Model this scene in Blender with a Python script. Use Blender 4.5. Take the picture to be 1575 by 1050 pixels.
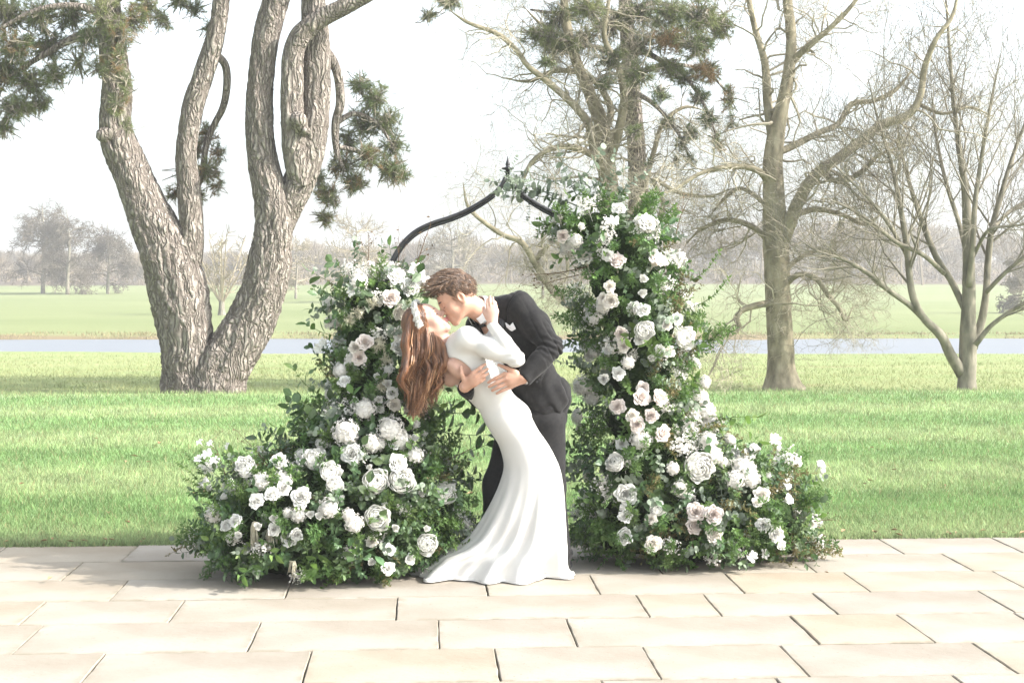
import bpy, bmesh, math, random
import numpy as np
from mathutils import Vector, Matrix

random.seed(7)
rng = np.random.default_rng(7)
for _o in list(bpy.data.objects):
    bpy.data.objects.remove(_o)
scene = bpy.context.scene
COL = scene.collection
R = math.radians

# ------------------------------------------------------------------ camera
F = 2400.0                 # focal length, in pixels of the 1575 px wide photograph
EYE = 1.6                  # camera height (m)
HOR = 425.0                # picture row of the horizon
cam = bpy.data.cameras.new('camera')
cam.sensor_width = 36.0
cam.lens = 36.0 * F / 1575.0
cam.shift_y = -(525.0 - HOR) / 1575.0
cam.clip_start = 0.1
cam.clip_end = 3000.0
camera = bpy.data.objects.new('camera', cam)
camera.location = (0, 0, EYE)
camera.rotation_euler = (R(90), 0, 0)
COL.objects.link(camera)
scene.camera = camera

# ------------------------------------------------------------------ sky and sun
SUN_EL, SUN_AZ = 33.0, -13.0          # azimuth measured from +X (right) towards +Y (away)
world = bpy.data.worlds.new('World')
scene.world = world
world.use_nodes = True
wn = world.node_tree.nodes
wl = world.node_tree.links
for n in list(wn):
    wn.remove(n)
w_out = wn.new('ShaderNodeOutputWorld')
w_bg = wn.new('ShaderNodeBackground')
w_sky = wn.new('ShaderNodeTexSky')
w_sky.sky_type = 'NISHITA'
w_sky.sun_disc = False
w_sky.sun_elevation = R(SUN_EL)
w_sky.sun_rotation = R(90.0 - SUN_AZ)
w_sky.altitude = 50.0
w_sky.air_density = 1.0
w_sky.dust_density = 4.0
w_sky.ozone_density = 1.0
w_hs = wn.new('ShaderNodeHueSaturation')
w_hs.inputs['Saturation'].default_value = 0.30
w_hs.inputs['Value'].default_value = 1.0
wl.new(w_sky.outputs[0], w_hs.inputs['Color'])
w_tint = wn.new('ShaderNodeMix'); w_tint.data_type = 'RGBA'; w_tint.blend_type = 'MULTIPLY'; w_tint.inputs['Factor'].default_value = 1.0
w_tint.inputs['B'].default_value = (0.955, 1.0, 1.02, 1)
wl.new(w_hs.outputs[0], w_tint.inputs['A'])
wl.new(w_tint.outputs['Result'], w_bg.inputs['Color'])
w_bg.inputs['Strength'].default_value = 0.15
wl.new(w_bg.outputs[0], w_out.inputs['Surface'])

sun = bpy.data.lights.new('sun', 'SUN')
sun.energy = 2.9
sun.angle = R(0.6)
sun.color = (1.0, 0.95, 0.88)
sun_o = bpy.data.objects.new('sun', sun)
_sd = Vector((math.cos(R(SUN_EL)) * math.cos(R(SUN_AZ)), math.cos(R(SUN_EL)) * math.sin(R(SUN_AZ)), math.sin(R(SUN_EL))))
sun_o.rotation_euler = _sd.to_track_quat('Z', 'Y').to_euler()
sun_o.location = (20, 5, 20)
COL.objects.link(sun_o)

scene.view_settings.view_transform = 'Standard'
scene.view_settings.look = 'None'
scene.view_settings.gamma = 1.0
scene.view_settings.use_curve_mapping = False
scene.view_settings.exposure = 1.68
scene.render.engine = 'CYCLES'
scene.cycles.use_denoising = True
scene.cycles.use_adaptive_sampling = True
scene.cycles.adaptive_threshold = 0.02
scene.cycles.max_bounces = 6
scene.cycles.diffuse_bounces = 3
scene.cycles.glossy_bounces = 3
scene.cycles.transparent_max_bounces = 8
scene.cycles.volume_bounces = 0

# ------------------------------------------------------------------ helpers
def W(px, py, Y):
    """World point that stands at depth Y on the photograph's pixel (used while laying the place out)."""
    return np.array([(px - 787.5) / F * Y, Y, EYE - (py - HOR) / F * Y])

def unit(v):
    v = np.asarray(v, float)
    return v / (np.linalg.norm(v, axis=-1, keepdims=True) + 1e-12)

def make_mesh(name, V, faces, smooth=False, midx=None):
    """V (n,3); faces: list of int arrays (m,3)/(m,4), or a list of such."""
    me = bpy.data.meshes.new(name)
    V = np.asarray(V, np.float32).reshape(-1, 3)
    if isinstance(faces, np.ndarray):
        faces = [faces]
    faces = [np.asarray(f, np.int32) for f in faces if len(f)]
    loops = np.concatenate([f.ravel() for f in faces])
    tot = np.concatenate([np.full(len(f), f.shape[1], np.int32) for f in faces])
    start = np.concatenate([[0], np.cumsum(tot)[:-1]]).astype(np.int32)
    me.vertices.add(len(V))
    me.vertices.foreach_set('co', V.ravel())
    me.loops.add(len(loops))
    me.loops.foreach_set('vertex_index', loops)
    me.polygons.add(len(tot))
    me.polygons.foreach_set('loop_start', start)
    me.polygons.foreach_set('loop_total', tot)
    me.polygons.foreach_set('use_smooth', np.full(len(tot), bool(smooth)))
    if midx is not None:
        me.polygons.foreach_set('material_index', np.asarray(midx, np.int32))
    me.update(calc_edges=True)
    me.validate()
    return me

class Buf:
    """Collects vertices and faces for ONE mesh."""
    def __init__(self):
        self.V, self.T, self.Q, self.n = [], [], [], 0
        self.mt, self.mq = [], []
    def add(self, V, tris=None, quads=None, mi=0):
        V = np.asarray(V, float).reshape(-1, 3)
        if tris is not None and len(tris):
            t = np.asarray(tris, int).reshape(-1, 3) + self.n
            self.T.append(t); self.mt.append(np.full(len(t), mi))
        if quads is not None and len(quads):
            q = np.asarray(quads, int).reshape(-1, 4) + self.n
            self.Q.append(q); self.mq.append(np.full(len(q), mi))
        self.V.append(V)
        self.n += len(V)
    def mesh(self, name, smooth=False):
        fs, ms = [], []
        if self.T:
            fs.append(np.concatenate(self.T)); ms.append(np.concatenate(self.mt))
        if self.Q:
            fs.append(np.concatenate(self.Q)); ms.append(np.concatenate(self.mq))
        return make_mesh(name, np.concatenate(self.V), fs, smooth, np.concatenate(ms))

def obj(name, me, mats=None, parent=None, loc=None, rot=None, scale=None):
    o = bpy.data.objects.new(name, me)
    COL.objects.link(o)
    if mats is not None and me is not None and len(me.materials) == 0:
        for m in (mats if isinstance(mats, (list, tuple)) else [mats]):
            me.materials.append(m)
    if parent is not None:
        o.parent = parent
    if loc is not None:
        o.location = [float(x) for x in loc]
    if rot is not None:
        o.rotation_euler = rot
    if scale is not None:
        o.scale = (scale,) * 3 if isinstance(scale, (int, float)) else scale
    return o

def thing(name, label, cat, loc=(0, 0, 0), group=None):
    o = bpy.data.objects.new(name, None)
    o.empty_display_size = 0.2
    COL.objects.link(o)
    o.location = [float(x) for x in loc]
    o['label'] = label
    o['category'] = cat
    if group:
        o['group'] = group
    return o

def under(o, parent):
    """Parent o to a translated Empty, keeping o's world placement."""
    o.parent = parent
    o.location = Vector(o.location) - Vector(parent.location)
    return o

def structure(o):
    o['kind'] = 'structure'
    return o

def vhash(i, j, k, seed=0):
    h = (i.astype(np.int64) * 374761393 + j.astype(np.int64) * 668265263 + k.astype(np.int64) * 2147483647 + seed * 1274126177) & 0xffffffff
    h = ((h ^ (h >> 13)) * 1274126177) & 0xffffffff
    h = h ^ (h >> 16)
    return (h & 0xffff) / 65535.0

def vnoise(P, seed=0):
    """Value noise in -1..1 at points P (...,3)."""
    P = np.asarray(P, float)
    I = np.floor(P).astype(np.int64)
    f = P - I
    f = f * f * (3 - 2 * f)
    i, j, k = I[..., 0], I[..., 1], I[..., 2]
    x, y, z = f[..., 0], f[..., 1], f[..., 2]
    def c(a, b, d):
        return vhash(i + a, j + b, k + d, seed)
    x00 = c(0, 0, 0) * (1 - x) + c(1, 0, 0) * x
    x10 = c(0, 1, 0) * (1 - x) + c(1, 1, 0) * x
    x01 = c(0, 0, 1) * (1 - x) + c(1, 0, 1) * x
    x11 = c(0, 1, 1) * (1 - x) + c(1, 1, 1) * x
    return 2 * ((x00 * (1 - y) + x10 * y) * (1 - z) + (x01 * (1 - y) + x11 * y) * z) - 1

def fbm(P, seed=0, octv=3):
    a, s, o = 1.0, 0.0, 0.0
    for q in range(octv):
        s = s + a * vnoise(np.asarray(P) * (2.03 ** q), seed + q * 17)
        o += a
        a *= 0.5
    return s / o

# ---------- materials
def mat(name, col, rough=0.7, col2=None, scale=8.0, bump=0.0, bump_scale=40.0, vary=0.0, transl=0.0, tcol=None,
        sss=0.0, spec=0.3, stretch=(1, 1, 1), detail=5.0, sheen=0.0, coords='Object', metallic=0.0, contrast=(0.35, 0.65)):
    m = bpy.data.materials.new(name)
    m.use_nodes = True
    nt = m.node_tree
    N, L = nt.nodes, nt.links
    for n in list(N):
        N.remove(n)
    out = N.new('ShaderNodeOutputMaterial')
    b = N.new('ShaderNodeBsdfPrincipled')
    b.inputs['Roughness'].default_value = rough
    b.inputs['Metallic'].default_value = metallic
    b.inputs['Specular IOR Level'].default_value = spec
    if sheen:
        b.inputs['Sheen Weight'].default_value = sheen
        b.inputs['Sheen Roughness'].default_value = 0.4
    if sss:
        b.inputs['Subsurface Weight'].default_value = sss
        b.inputs['Subsurface Radius'].default_value = (0.012, 0.005, 0.003)
        b.inputs['Subsurface Scale'].default_value = 1.0
    tc = N.new('ShaderNodeTexCoord')
    mp = N.new('ShaderNodeMapping')
    mp.inputs['Scale'].default_value = stretch
    L.new(tc.outputs[coords], mp.inputs['Vector'])
    colsock = None
    if col2 is not None:
        nz = N.new('ShaderNodeTexNoise')
        nz.inputs['Scale'].default_value = scale
        nz.inputs['Detail'].default_value = detail
        L.new(mp.outputs[0], nz.inputs['Vector'])
        cr = N.new('ShaderNodeValToRGB')
        cr.color_ramp.elements[0].position = contrast[0]
        cr.color_ramp.elements[1].position = contrast[1]
        cr.color_ramp.elements[0].color = (*col, 1)
        cr.color_ramp.elements[1].color = (*col2, 1)
        L.new(nz.outputs[0], cr.inputs[0])
        colsock = cr.outputs[0]
    if vary > 0:
        oi = N.new('ShaderNodeObjectInfo')
        hs = N.new('ShaderNodeHueSaturation')
        mr = N.new('ShaderNodeMapRange')
        mr.inputs['To Min'].default_value = 1 - vary
        mr.inputs['To Max'].default_value = 1 + vary
        L.new(oi.outputs['Random'], mr.inputs['Value'])
        L.new(mr.outputs[0], hs.inputs['Value'])
        mr2 = N.new('ShaderNodeMapRange')
        mr2.inputs['To Min'].default_value = 0.5 + vary * 0.07
        mr2.inputs['To Max'].default_value = 0.5 - vary * 0.07
        mlt = N.new('ShaderNodeMath'); mlt.operation = 'MULTIPLY'; mlt.inputs[1].default_value = 7.31
        frc = N.new('ShaderNodeMath'); frc.operation = 'FRACT'
        L.new(oi.outputs['Random'], mlt.inputs[0]); L.new(mlt.outputs[0], frc.inputs[0]); L.new(frc.outputs[0], mr2.inputs['Value'])
        L.new(mr2.outputs[0], hs.inputs['Hue'])
        if colsock is not None:
            L.new(colsock, hs.inputs['Color'])
        else:
            hs.inputs['Color'].default_value = (*col, 1)
        colsock = hs.outputs[0]
    if colsock is not None:
        L.new(colsock, b.inputs['Base Color'])
    else:
        b.inputs['Base Color'].default_value = (*col, 1)
    if bump > 0:
        nb = N.new('ShaderNodeTexNoise')
        nb.inputs['Scale'].default_value = bump_scale
        nb.inputs['Detail'].default_value = 6.0
        L.new(mp.outputs[0], nb.inputs['Vector'])
        bp = N.new('ShaderNodeBump')
        bp.inputs['Strength'].default_value = bump
        bp.inputs['Distance'].default_value = 0.02
        L.new(nb.outputs[0], bp.inputs['Height'])
        L.new(bp.outputs[0], b.inputs['Normal'])
    sh = b.outputs[0]
    if transl > 0:
        tr = N.new('ShaderNodeBsdfTranslucent')
        if tcol is not None:
            tr.inputs['Color'].default_value = (*tcol, 1)
        elif colsock is not None:
            L.new(colsock, tr.inputs['Color'])
        else:
            tr.inputs['Color'].default_value = (*col, 1)
        mx = N.new('ShaderNodeMixShader')
        mx.inputs[0].default_value = transl
        L.new(sh, mx.inputs[1]); L.new(tr.outputs[0], mx.inputs[2])
        sh = mx.outputs[0]
    L.new(sh, out.inputs['Surface'])
    return m

# ---------- tubes
def tube(P, r, sides=8, cap=True, wob=0.0, seed=0):
    """One tube through points P (n,3) with radii r (n,). Returns V, tris, quads."""
    P = np.asarray(P, float); n = len(P)
    r = np.broadcast_to(np.asarray(r, float), (n,))
    T = unit(np.gradient(P, axis=0))
    ref = np.array([0.0, 0, 1]) if abs(T[0][2]) < 0.8 else np.array([0.0, 1, 0])
    n1 = unit(np.cross(T[0], ref))
    N1 = [n1]
    for i in range(1, n):
        a = N1[-1] - T[i] * np.dot(N1[-1], T[i])
        N1.append(unit(a))
    N1 = np.array(N1)
    N2 = np.cross(T, N1)
    a = np.arange(sides) / sides * 2 * math.pi
    V = P[:, None] + r[:, None, None] * (np.cos(a)[None, :, None] * N1[:, None] + np.sin(a)[None, :, None] * N2[:, None])
    i = np.arange(n - 1)[:, None] * sides
    j = np.arange(sides)[None]
    j2 = (j + 1) % sides
    Q = np.stack([i + j, i + j2, i + sides + j2, i + sides + j], -1).reshape(-1, 4)
    V = V.reshape(-1, 3)
    tr = []
    if cap:
        V = np.concatenate([V, P[:1], P[-1:]])
        c0, c1 = n * sides, n * sides + 1
        for q in range(sides):
            tr.append([c0, (q + 1) % sides, q])
            tr.append([c1, (n - 1) * sides + q, (n - 1) * sides + (q + 1) % sides])
    return V, np.array(tr).reshape(-1, 3), Q

def tubes(P, r, sides=3):
    """Many thin tubes at once: P (N,n,3), r (N,n)."""
    N, n, _ = P.shape
    T = unit(P[:, -1] - P[:, 0])
    ref = np.where(np.abs(T[:, 2:3]) < 0.8, np.array([[0.0, 0, 1]]), np.array([[0.0, 1, 0]]))
    n1 = unit(np.cross(T, ref)); n2 = np.cross(T, n1)
    a = np.arange(sides) / sides * 2 * math.pi
    ring = np.cos(a)[None, :, None] * n1[:, None] + np.sin(a)[None, :, None] * n2[:, None]
    V = P[:, :, None] + r[:, :, None, None] * ring[:, None]
    b = (np.arange(N) * n * sides)[:, None, None]
    i = (np.arange(n - 1) * sides)[None, :, None]
    j = np.arange(sides)[None, None]
    j2 = (j + 1) % sides
    Q = np.stack([b + i + j, b + i + j2, b + i + sides + j2, b + i + sides + j], -1).reshape(-1, 4)
    return V.reshape(-1, 3), Q

def spline(P, n):
    """Catmull-Rom resample of a list of control rows (any width) to n rows."""
    P = np.asarray(P, float)
    d = np.concatenate([[0], np.cumsum(np.linalg.norm(np.diff(P[:, :3], axis=0), axis=1))])
    Pe = np.concatenate([[2 * P[0] - P[1]], P, [2 * P[-1] - P[-2]]])
    u = np.linspace(0, d[-1], n)
    k = np.clip(np.searchsorted(d, u, side='right') - 1, 0, len(P) - 2)
    t = ((u - d[k]) / (d[k + 1] - d[k] + 1e-9))[:, None]
    p0, p1, p2, p3 = Pe[k], Pe[k + 1], Pe[k + 2], Pe[k + 3]
    return 0.5 * (2 * p1 + (p2 - p0) * t + (2 * p0 - 5 * p1 + 4 * p2 - p3) * t ** 2 + (3 * p1 - p0 - 3 * p2 + p3) * t ** 3)

def sprout(P, r, per, length, n=7, tmin=0.15, tmax=1.0, spread=0.9, wander=0.35, up=0.0, rfrac=0.45, shrink=0.5, seed=0, rmin=0.002, rcap=0.026):
    """Children for every polyline: P (N,m,3), r (N,m) -> (N*per, n, 3), radii. Crooked random walks."""
    g = np.random.default_rng(seed)
    N, m, _ = P.shape
    t = tmin + (tmax - tmin) * (np.arange(per)[None] + g.random((N, per))) / per
    x = t * (m - 1)
    k = np.clip(np.floor(x).astype(int), 0, m - 2)
    f = (x - k)[..., None]
    idx = np.arange(N)[:, None]
    S = P[idx, k] * (1 - f) + P[idx, k + 1] * f
    r0 = (r[idx, k] * (1 - f[..., 0]) + r[idx, k + 1] * f[..., 0])
    T = unit(P[idx, k + 1] - P[idx, k])
    rv = g.normal(size=T.shape)
    perp = unit(rv - T * np.sum(rv * T, -1, keepdims=True))
    D = unit(T * (1 - 0.45 * spread) + perp * spread)
    M = N * per
    S, D, r0, t = S.reshape(M, 3), D.reshape(M, 3), r0.reshape(M), t.reshape(M)
    L = length * (0.55 + 0.9 * g.random(M)) * (1 - shrink * t)
    out = np.zeros((M, n, 3)); out[:, 0] = S
    d = D
    for q in range(1, n):
        d = unit(d + wander * g.normal(size=(M, 3)) + np.array([0, 0, up]))
        out[:, q] = out[:, q - 1] + d * (L / (n - 1))[:, None]
    rr = np.clip(r0 * rfrac, rmin, rcap)[:, None] * np.linspace(1, 0.2, n)[None]
    return out, np.maximum(rr, rmin * 0.6)
# ================================================================== the setting
def smooth01(x):
    x = np.clip(x, 0, 1)
    return x * x * (3 - 2 * x)

def ground_z(x, y):
    x = np.asarray(x, float); y = np.asarray(y, float)
    bank = smooth01((y - 44) / 3) * (1 - smooth01((y - 62) / 4))
    ye = y + bank * (0.9 * vnoise(np.stack([x / 8.0, 0 * x + (y > 54), 0 * x], -1), 8) + 0.35 * vnoise(np.stack([x / 2.2, 0 * x + (y > 54), 0 * x], -1), 9))
    z = np.interp(ye, [-60, 21, 26, 47.0, 48.6, 49.6, 58.2, 58.9, 59.3, 63, 90, 150, 200, 260, 420, 900],
                  [-.06, -.06, -.10, -.735, -.765, -1.4, -1.4, -.78, -.62, -.60, -.54, -.28, .35, 2.2, 6.0, 10.0])
    far = smooth01((y - 62) / 60)
    z = z + far * 0.25 * vnoise(np.stack([x / 45, y / 45, 0 * x], -1), 3)
    near = smooth01((y - 23) / 6) * (1 - smooth01((y - 44) / 3))
    z = z + near * (0.03 * vnoise(np.stack([x / 2.3, y / 2.3, 0 * x], -1), 5))
    # a low spit of bank runs out into the lake on the right
    sp = np.exp(-((x - 24) / 7.5) ** 2) * np.exp(-((y - 57.6) / 0.8) ** 2)
    z = z + sp * 0.62
    return z

ys = np.concatenate([np.linspace(-40, 20, 16), np.linspace(21, 48, 80), np.linspace(48.2, 59, 50), np.linspace(60, 200, 70), np.linspace(206, 900, 50)])
xs = np.concatenate([np.linspace(-600, -60, 28), np.linspace(-55, 55, 150), np.linspace(60, 600, 28)])
gx, gy = np.meshgrid(xs, ys)
V = np.stack([gx, gy, ground_z(gx, gy)], -1).reshape(-1, 3)
nx, ny = len(xs), len(ys)
q = (np.arange(ny - 1)[:, None] * nx + np.arange(nx - 1)[None])
Q = np.stack([q, q + 1, q + nx + 1, q + nx], -1).reshape(-1, 4)

def ground_material():
    m = bpy.data.materials.new('meadow_grass')
    m.use_nodes = True
    nt = m.node_tree; N, L = nt.nodes, nt.links
    b = N['Principled BSDF']
    b.inputs['Roughness'].default_value = 0.95
    b.inputs['Specular IOR Level'].default_value = 0.1
    tc = N.new('ShaderNodeTexCoord')
    def noise(scale, detail=5, stretch=(1, 1, 1)):
        mp = N.new('ShaderNodeMapping'); mp.inputs['Scale'].default_value = stretch
        L.new(tc.outputs['Object'], mp.inputs['Vector'])
        n = N.new('ShaderNodeTexNoise'); n.inputs['Scale'].default_value = scale; n.inputs['Detail'].default_value = detail
        L.new(mp.outputs[0], n.inputs['Vector'])
        return n.outputs[0]
    def ramp(s, p0, c0, p1, c1):
        r = N.new('ShaderNodeValToRGB')
        r.color_ramp.elements[0].position = p0; r.color_ramp.elements[1].position = p1
        r.color_ramp.elements[0].color = (*c0, 1); r.color_ramp.elements[1].color = (*c1, 1)
        L.new(s, r.inputs[0]); return r.outputs[0]
    def mix(f, a, c):
        x = N.new('ShaderNodeMix'); x.data_type = 'RGBA'
        L.new(f, x.inputs['Factor']); 
        for sk, v in ((x.inputs['A'], a), (x.inputs['B'], c)):
            if isinstance(v, tuple): sk.default_value = (*v, 1)
            else: L.new(v, sk)
        return x.outputs['Result']
    base = ramp(noise(0.35, 6, (0.4, 1, 1)), 0.35, (0.19, 0.25, 0.10), 0.68, (0.265, 0.285, 0.14))
    fine = ramp(noise(9, 6), 0.3, (0.17, 0.22, 0.08), 0.7, (0.34, 0.35, 0.18))
    base = mix(ramp(noise(3.0, 3), 0.3, (0.25,) * 3, 0.7, (0.6,) * 3), base, fine)
    brown = ramp(noise(1.1, 5, (0.45, 1, 1)), 0.60, (0, 0, 0), 0.74, (0.8, 0.8, 0.8))
    base = mix(brown, base, (0.28, 0.23, 0.14))
    sep = N.new('ShaderNodeSeparateXYZ'); L.new(tc.outputs['Object'], sep.inputs[0])
    def band(a, c):
        r = N.new('ShaderNodeMapRange'); r.interpolation_type = 'SMOOTHSTEP'
        r.inputs['From Min'].default_value = a; r.inputs['From Max'].default_value = c
        L.new(sep.outputs['Y'], r.inputs['Value']); return r.outputs[0]
    farg = ramp(noise(0.06, 4, (0.5, 1, 1)), 0.35, (0.165, 0.195, 0.085), 0.65, (0.205, 0.228, 0.108))
    base = mix(band(59, 61), base, farg)
    # bare earth of the far bank
    zr = N.new('ShaderNodeMapRange'); zr.inputs['From Min'].default_value = 59.25; zr.inputs['From Max'].default_value = 60.2
    zr.inputs['To Min'].default_value = 1; zr.inputs['To Max'].default_value = 0
    L.new(sep.outputs['Y'], zr.inputs['Value'])
    mm = N.new('ShaderNodeMath'); mm.operation = 'MULTIPLY'; L.new(zr.outputs[0], mm.inputs[0]); L.new(band(50, 52), mm.inputs[1])
    base = mix(mm.outputs[0], base, (0.20, 0.16, 0.10))
    # leaf litter under the wood
    base = mix(band(196, 206), base, (0.13, 0.10, 0.072))
    L.new(base, b.inputs['Base Color'])
    bp = N.new('ShaderNodeBump'); bp.inputs['Strength'].default_value = 0.8; bp.inputs['Distance'].default_value = 0.05
    L.new(noise(18, 6), bp.inputs['Height']); L.new(bp.outputs[0], b.inputs['Normal'])
    return m

structure(obj('meadow', make_mesh('meadow', V, Q, True), ground_material()))

# lake
wm = bpy.data.materials.new('lake_water'); wm.use_nodes = True
_b = wm.node_tree.nodes['Principled BSDF']
_b.inputs['Base Color'].default_value = (0.16, 0.17, 0.19, 1); _b.inputs['Roughness'].default_value = 0.42
_b.inputs['IOR'].default_value = 1.33
_n = wm.node_tree.nodes.new('ShaderNodeTexNoise'); _n.inputs['Scale'].default_value = 2.2; _n.inputs['Detail'].default_value = 3
_bp = wm.node_tree.nodes.new('ShaderNodeBump'); _bp.inputs['Strength'].default_value = 0.6; _bp.inputs['Distance'].default_value = 0.05
wm.node_tree.links.new(_n.outputs[0], _bp.inputs['Height']); wm.node_tree.links.new(_bp.outputs[0], _b.inputs['Normal'])
structure(obj('lake', make_mesh('lake', [(-420, 46.8, -.78), (420, 46.8, -.78), (420, 60.6, -.78), (-420, 60.6, -.78)], np.array([[0, 1, 2, 3]])), wm))

# ---------------- terrace of sandstone slabs, turned a little against the view
TA = R(3.21)
UX = np.array([math.cos(TA), math.sin(TA), 0]); VX = np.array([math.sin(TA), -math.cos(TA), 0])
TO = np.array([0, 9.423, 0])
def to_uv(px, py):
    Y = F * EYE / (py - HOR)
    p = W(px, py, Y) - TO
    return float(p @ UX), float(p @ VX)
def row_v(pyc):
    return (9.423 - F * EYE / (pyc - HOR)) * math.cos(TA)
rows = [row_v(y) for y in (832.4, 857, 885, 916, 951, 996, 1047)]
rows = rows + [rows[-1] + 0.55 * k for k in range(1, 10)]
joints = {0: [(200, 850), (560, 846), (1000, 844), (1190, 843), (1372, 840), (1543, 835)],
          1: [(110, 878), (328, 876), (700, 872), (1010, 870), (1240, 867), (1475, 865)],
          2: [(184, 906), (443, 907), (748, 903), (915, 899), (1131, 898), (1320, 896)],
          3: [(52, 940), (272, 938), (610, 936), (988, 931), (1097, 931), (1271, 929), (1536, 927)],
          4: [(45, 981), (391, 978), (675, 975), (880, 973), (1240, 970), (1413, 969)],
          5: [(143, 1027), (472, 1024), (765, 1023), (1003, 1020), (1226, 1019), (1540, 1017)]}
def stone_material():
    m = mat('sandstone', (0.295, 0.265, 0.225), 0.85, (0.335, 0.31, 0.272), scale=1.6, bump=0.10, bump_scale=30, detail=8, spec=0.2)
    nt = m.node_tree; N, L = nt.nodes, nt.links
    b = [n for n in N if n.type == 'BSDF_PRINCIPLED'][0]
    src = b.inputs['Base Color'].links[0].from_socket
    oi = N.new('ShaderNodeObjectInfo')
    cr = N.new('ShaderNodeValToRGB')
    cr.color_ramp.elements[0].color = (1.02, 0.95, 0.85, 1); cr.color_ramp.elements[1].color = (1.03, 1.0, 0.98, 1)
    e = cr.color_ramp.elements.new(0.35); e.color = (1.0, 0.98, 0.95, 1)
    e = cr.color_ramp.elements.new(0.7); e.color = (0.93, 0.91, 0.90, 1)
    L.new(oi.outputs['Random'], cr.inputs[0])
    mx = N.new('ShaderNodeMix'); mx.data_type = 'RGBA'; mx.blend_type = 'MULTIPLY'; mx.inputs['Factor'].default_value = 1
    L.new(src, mx.inputs['A']); L.new(cr.outputs[0], mx.inputs['B'])
    # weather stains and fine specks
    tc = N.new('ShaderNodeTexCoord')
    nz = N.new('ShaderNodeTexNoise'); nz.inputs['Scale'].default_value = 0.9; nz.inputs['Detail'].default_value = 9; nz.inputs['Roughness'].default_value = 0.65
    L.new(tc.outputs['Generated'], nz.inputs['Vector'])
    L.new(tc.outputs['Object'], nz.inputs['Vector'])
    r2 = N.new('ShaderNodeValToRGB'); r2.color_ramp.elements[0].position = 0.36; r2.color_ramp.elements[1].position = 0.56
    r2.color_ramp.elements[0].color = (0.85, 0.835, 0.81, 1); r2.color_ramp.elements[1].color = (1, 1, 1, 1)
    L.new(nz.outputs[0], r2.inputs[0])
    m2 = N.new('ShaderNodeMix'); m2.data_type = 'RGBA'; m2.blend_type = 'MULTIPLY'; m2.inputs['Factor'].default_value = 1
    L.new(mx.outputs['Result'], m2.inputs['A']); L.new(r2.outputs[0], m2.inputs['B'])
    n3 = N.new('ShaderNodeTexNoise'); n3.inputs['Scale'].default_value = 75; n3.inputs['Detail'].default_value = 3
    L.new(tc.outputs['Object'], n3.inputs['Vector'])
    r3 = N.new('ShaderNodeValToRGB'); r3.color_ramp.elements[0].position = 0.27; r3.color_ramp.elements[1].position = 0.34
    r3.color_ramp.elements[0].color = (0.62, 0.58, 0.52, 1); r3.color_ramp.elements[1].color = (1, 1, 1, 1)
    L.new(n3.outputs[0], r3.inputs[0])
    m3 = N.new('ShaderNodeMix'); m3.data_type = 'RGBA'; m3.blend_type = 'MULTIPLY'; m3.inputs['Factor'].default_value = 1
    L.new(m2.outputs['Result'], m3.inputs['A']); L.new(r3.outputs[0], m3.inputs['B'])
    # grime worked in along the slab edges
    sx = N.new('ShaderNodeSeparateXYZ'); L.new(tc.outputs['Generated'], sx.inputs[0])
    def edge(sock, wd):
        pp = N.new('ShaderNodeMath'); pp.operation = 'PINGPONG'; pp.inputs[1].default_value = 0.5; L.new(sock, pp.inputs[0])
        r = N.new('ShaderNodeMapRange'); r.inputs['From Max'].default_value = wd; r.inputs['To Min'].default_value = 1.0; r.inputs['To Max'].default_value = 0.0
        L.new(pp.outputs[0], r.inputs['Value']); return r.outputs[0]
    mxm = N.new('ShaderNodeMath'); mxm.operation = 'MAXIMUM'; L.new(edge(sx.outputs['X'], 0.045), mxm.inputs[0]); L.new(edge(sx.outputs['Y'], 0.07), mxm.inputs[1])
    n4 = N.new('ShaderNodeTexNoise'); n4.inputs['Scale'].default_value = 9; n4.inputs['Detail'].default_value = 7; L.new(tc.outputs['Object'], n4.inputs['Vector'])
    r4 = N.new('ShaderNodeMapRange'); r4.inputs['From Min'].default_value = 0.42; r4.inputs['From Max'].default_value = 0.62; L.new(n4.outputs[0], r4.inputs['Value'])
    mu = N.new('ShaderNodeMath'); mu.operation = 'MULTIPLY'; L.new(mxm.outputs[0], mu.inputs[0]); L.new(r4.outputs[0], mu.inputs[1])
    m5 = N.new('ShaderNodeMix'); m5.data_type = 'RGBA'; L.new(mu.outputs[0], m5.inputs['Factor'])
    L.new(m3.outputs['Result'], m5.inputs['A']); m5.inputs['B'].default_value = (0.225, 0.198, 0.152, 1)
    L.new(m5.outputs['Result'], b.inputs['Base Color'])
    return m
SANDSTONE = stone_material()
bed = mat('joint_sand', (0.075, 0.065, 0.05), 0.95, (0.13, 0.115, 0.085), scale=30)
terrace = structure(obj('terrace', make_mesh('terrace', [(-9, -0.02, -.022), (9, -0.02, -.022), (9, 6.6, -.022), (-9, 6.6, -.022)], np.array([[3, 2, 1, 0]])), bed,
                        loc=TO))
terrace.rotation_euler = Matrix(((UX[0], VX[0], 0), (UX[1], VX[1], 0), (0, 0, -1))).to_euler() if False else (0, 0, TA)
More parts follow.
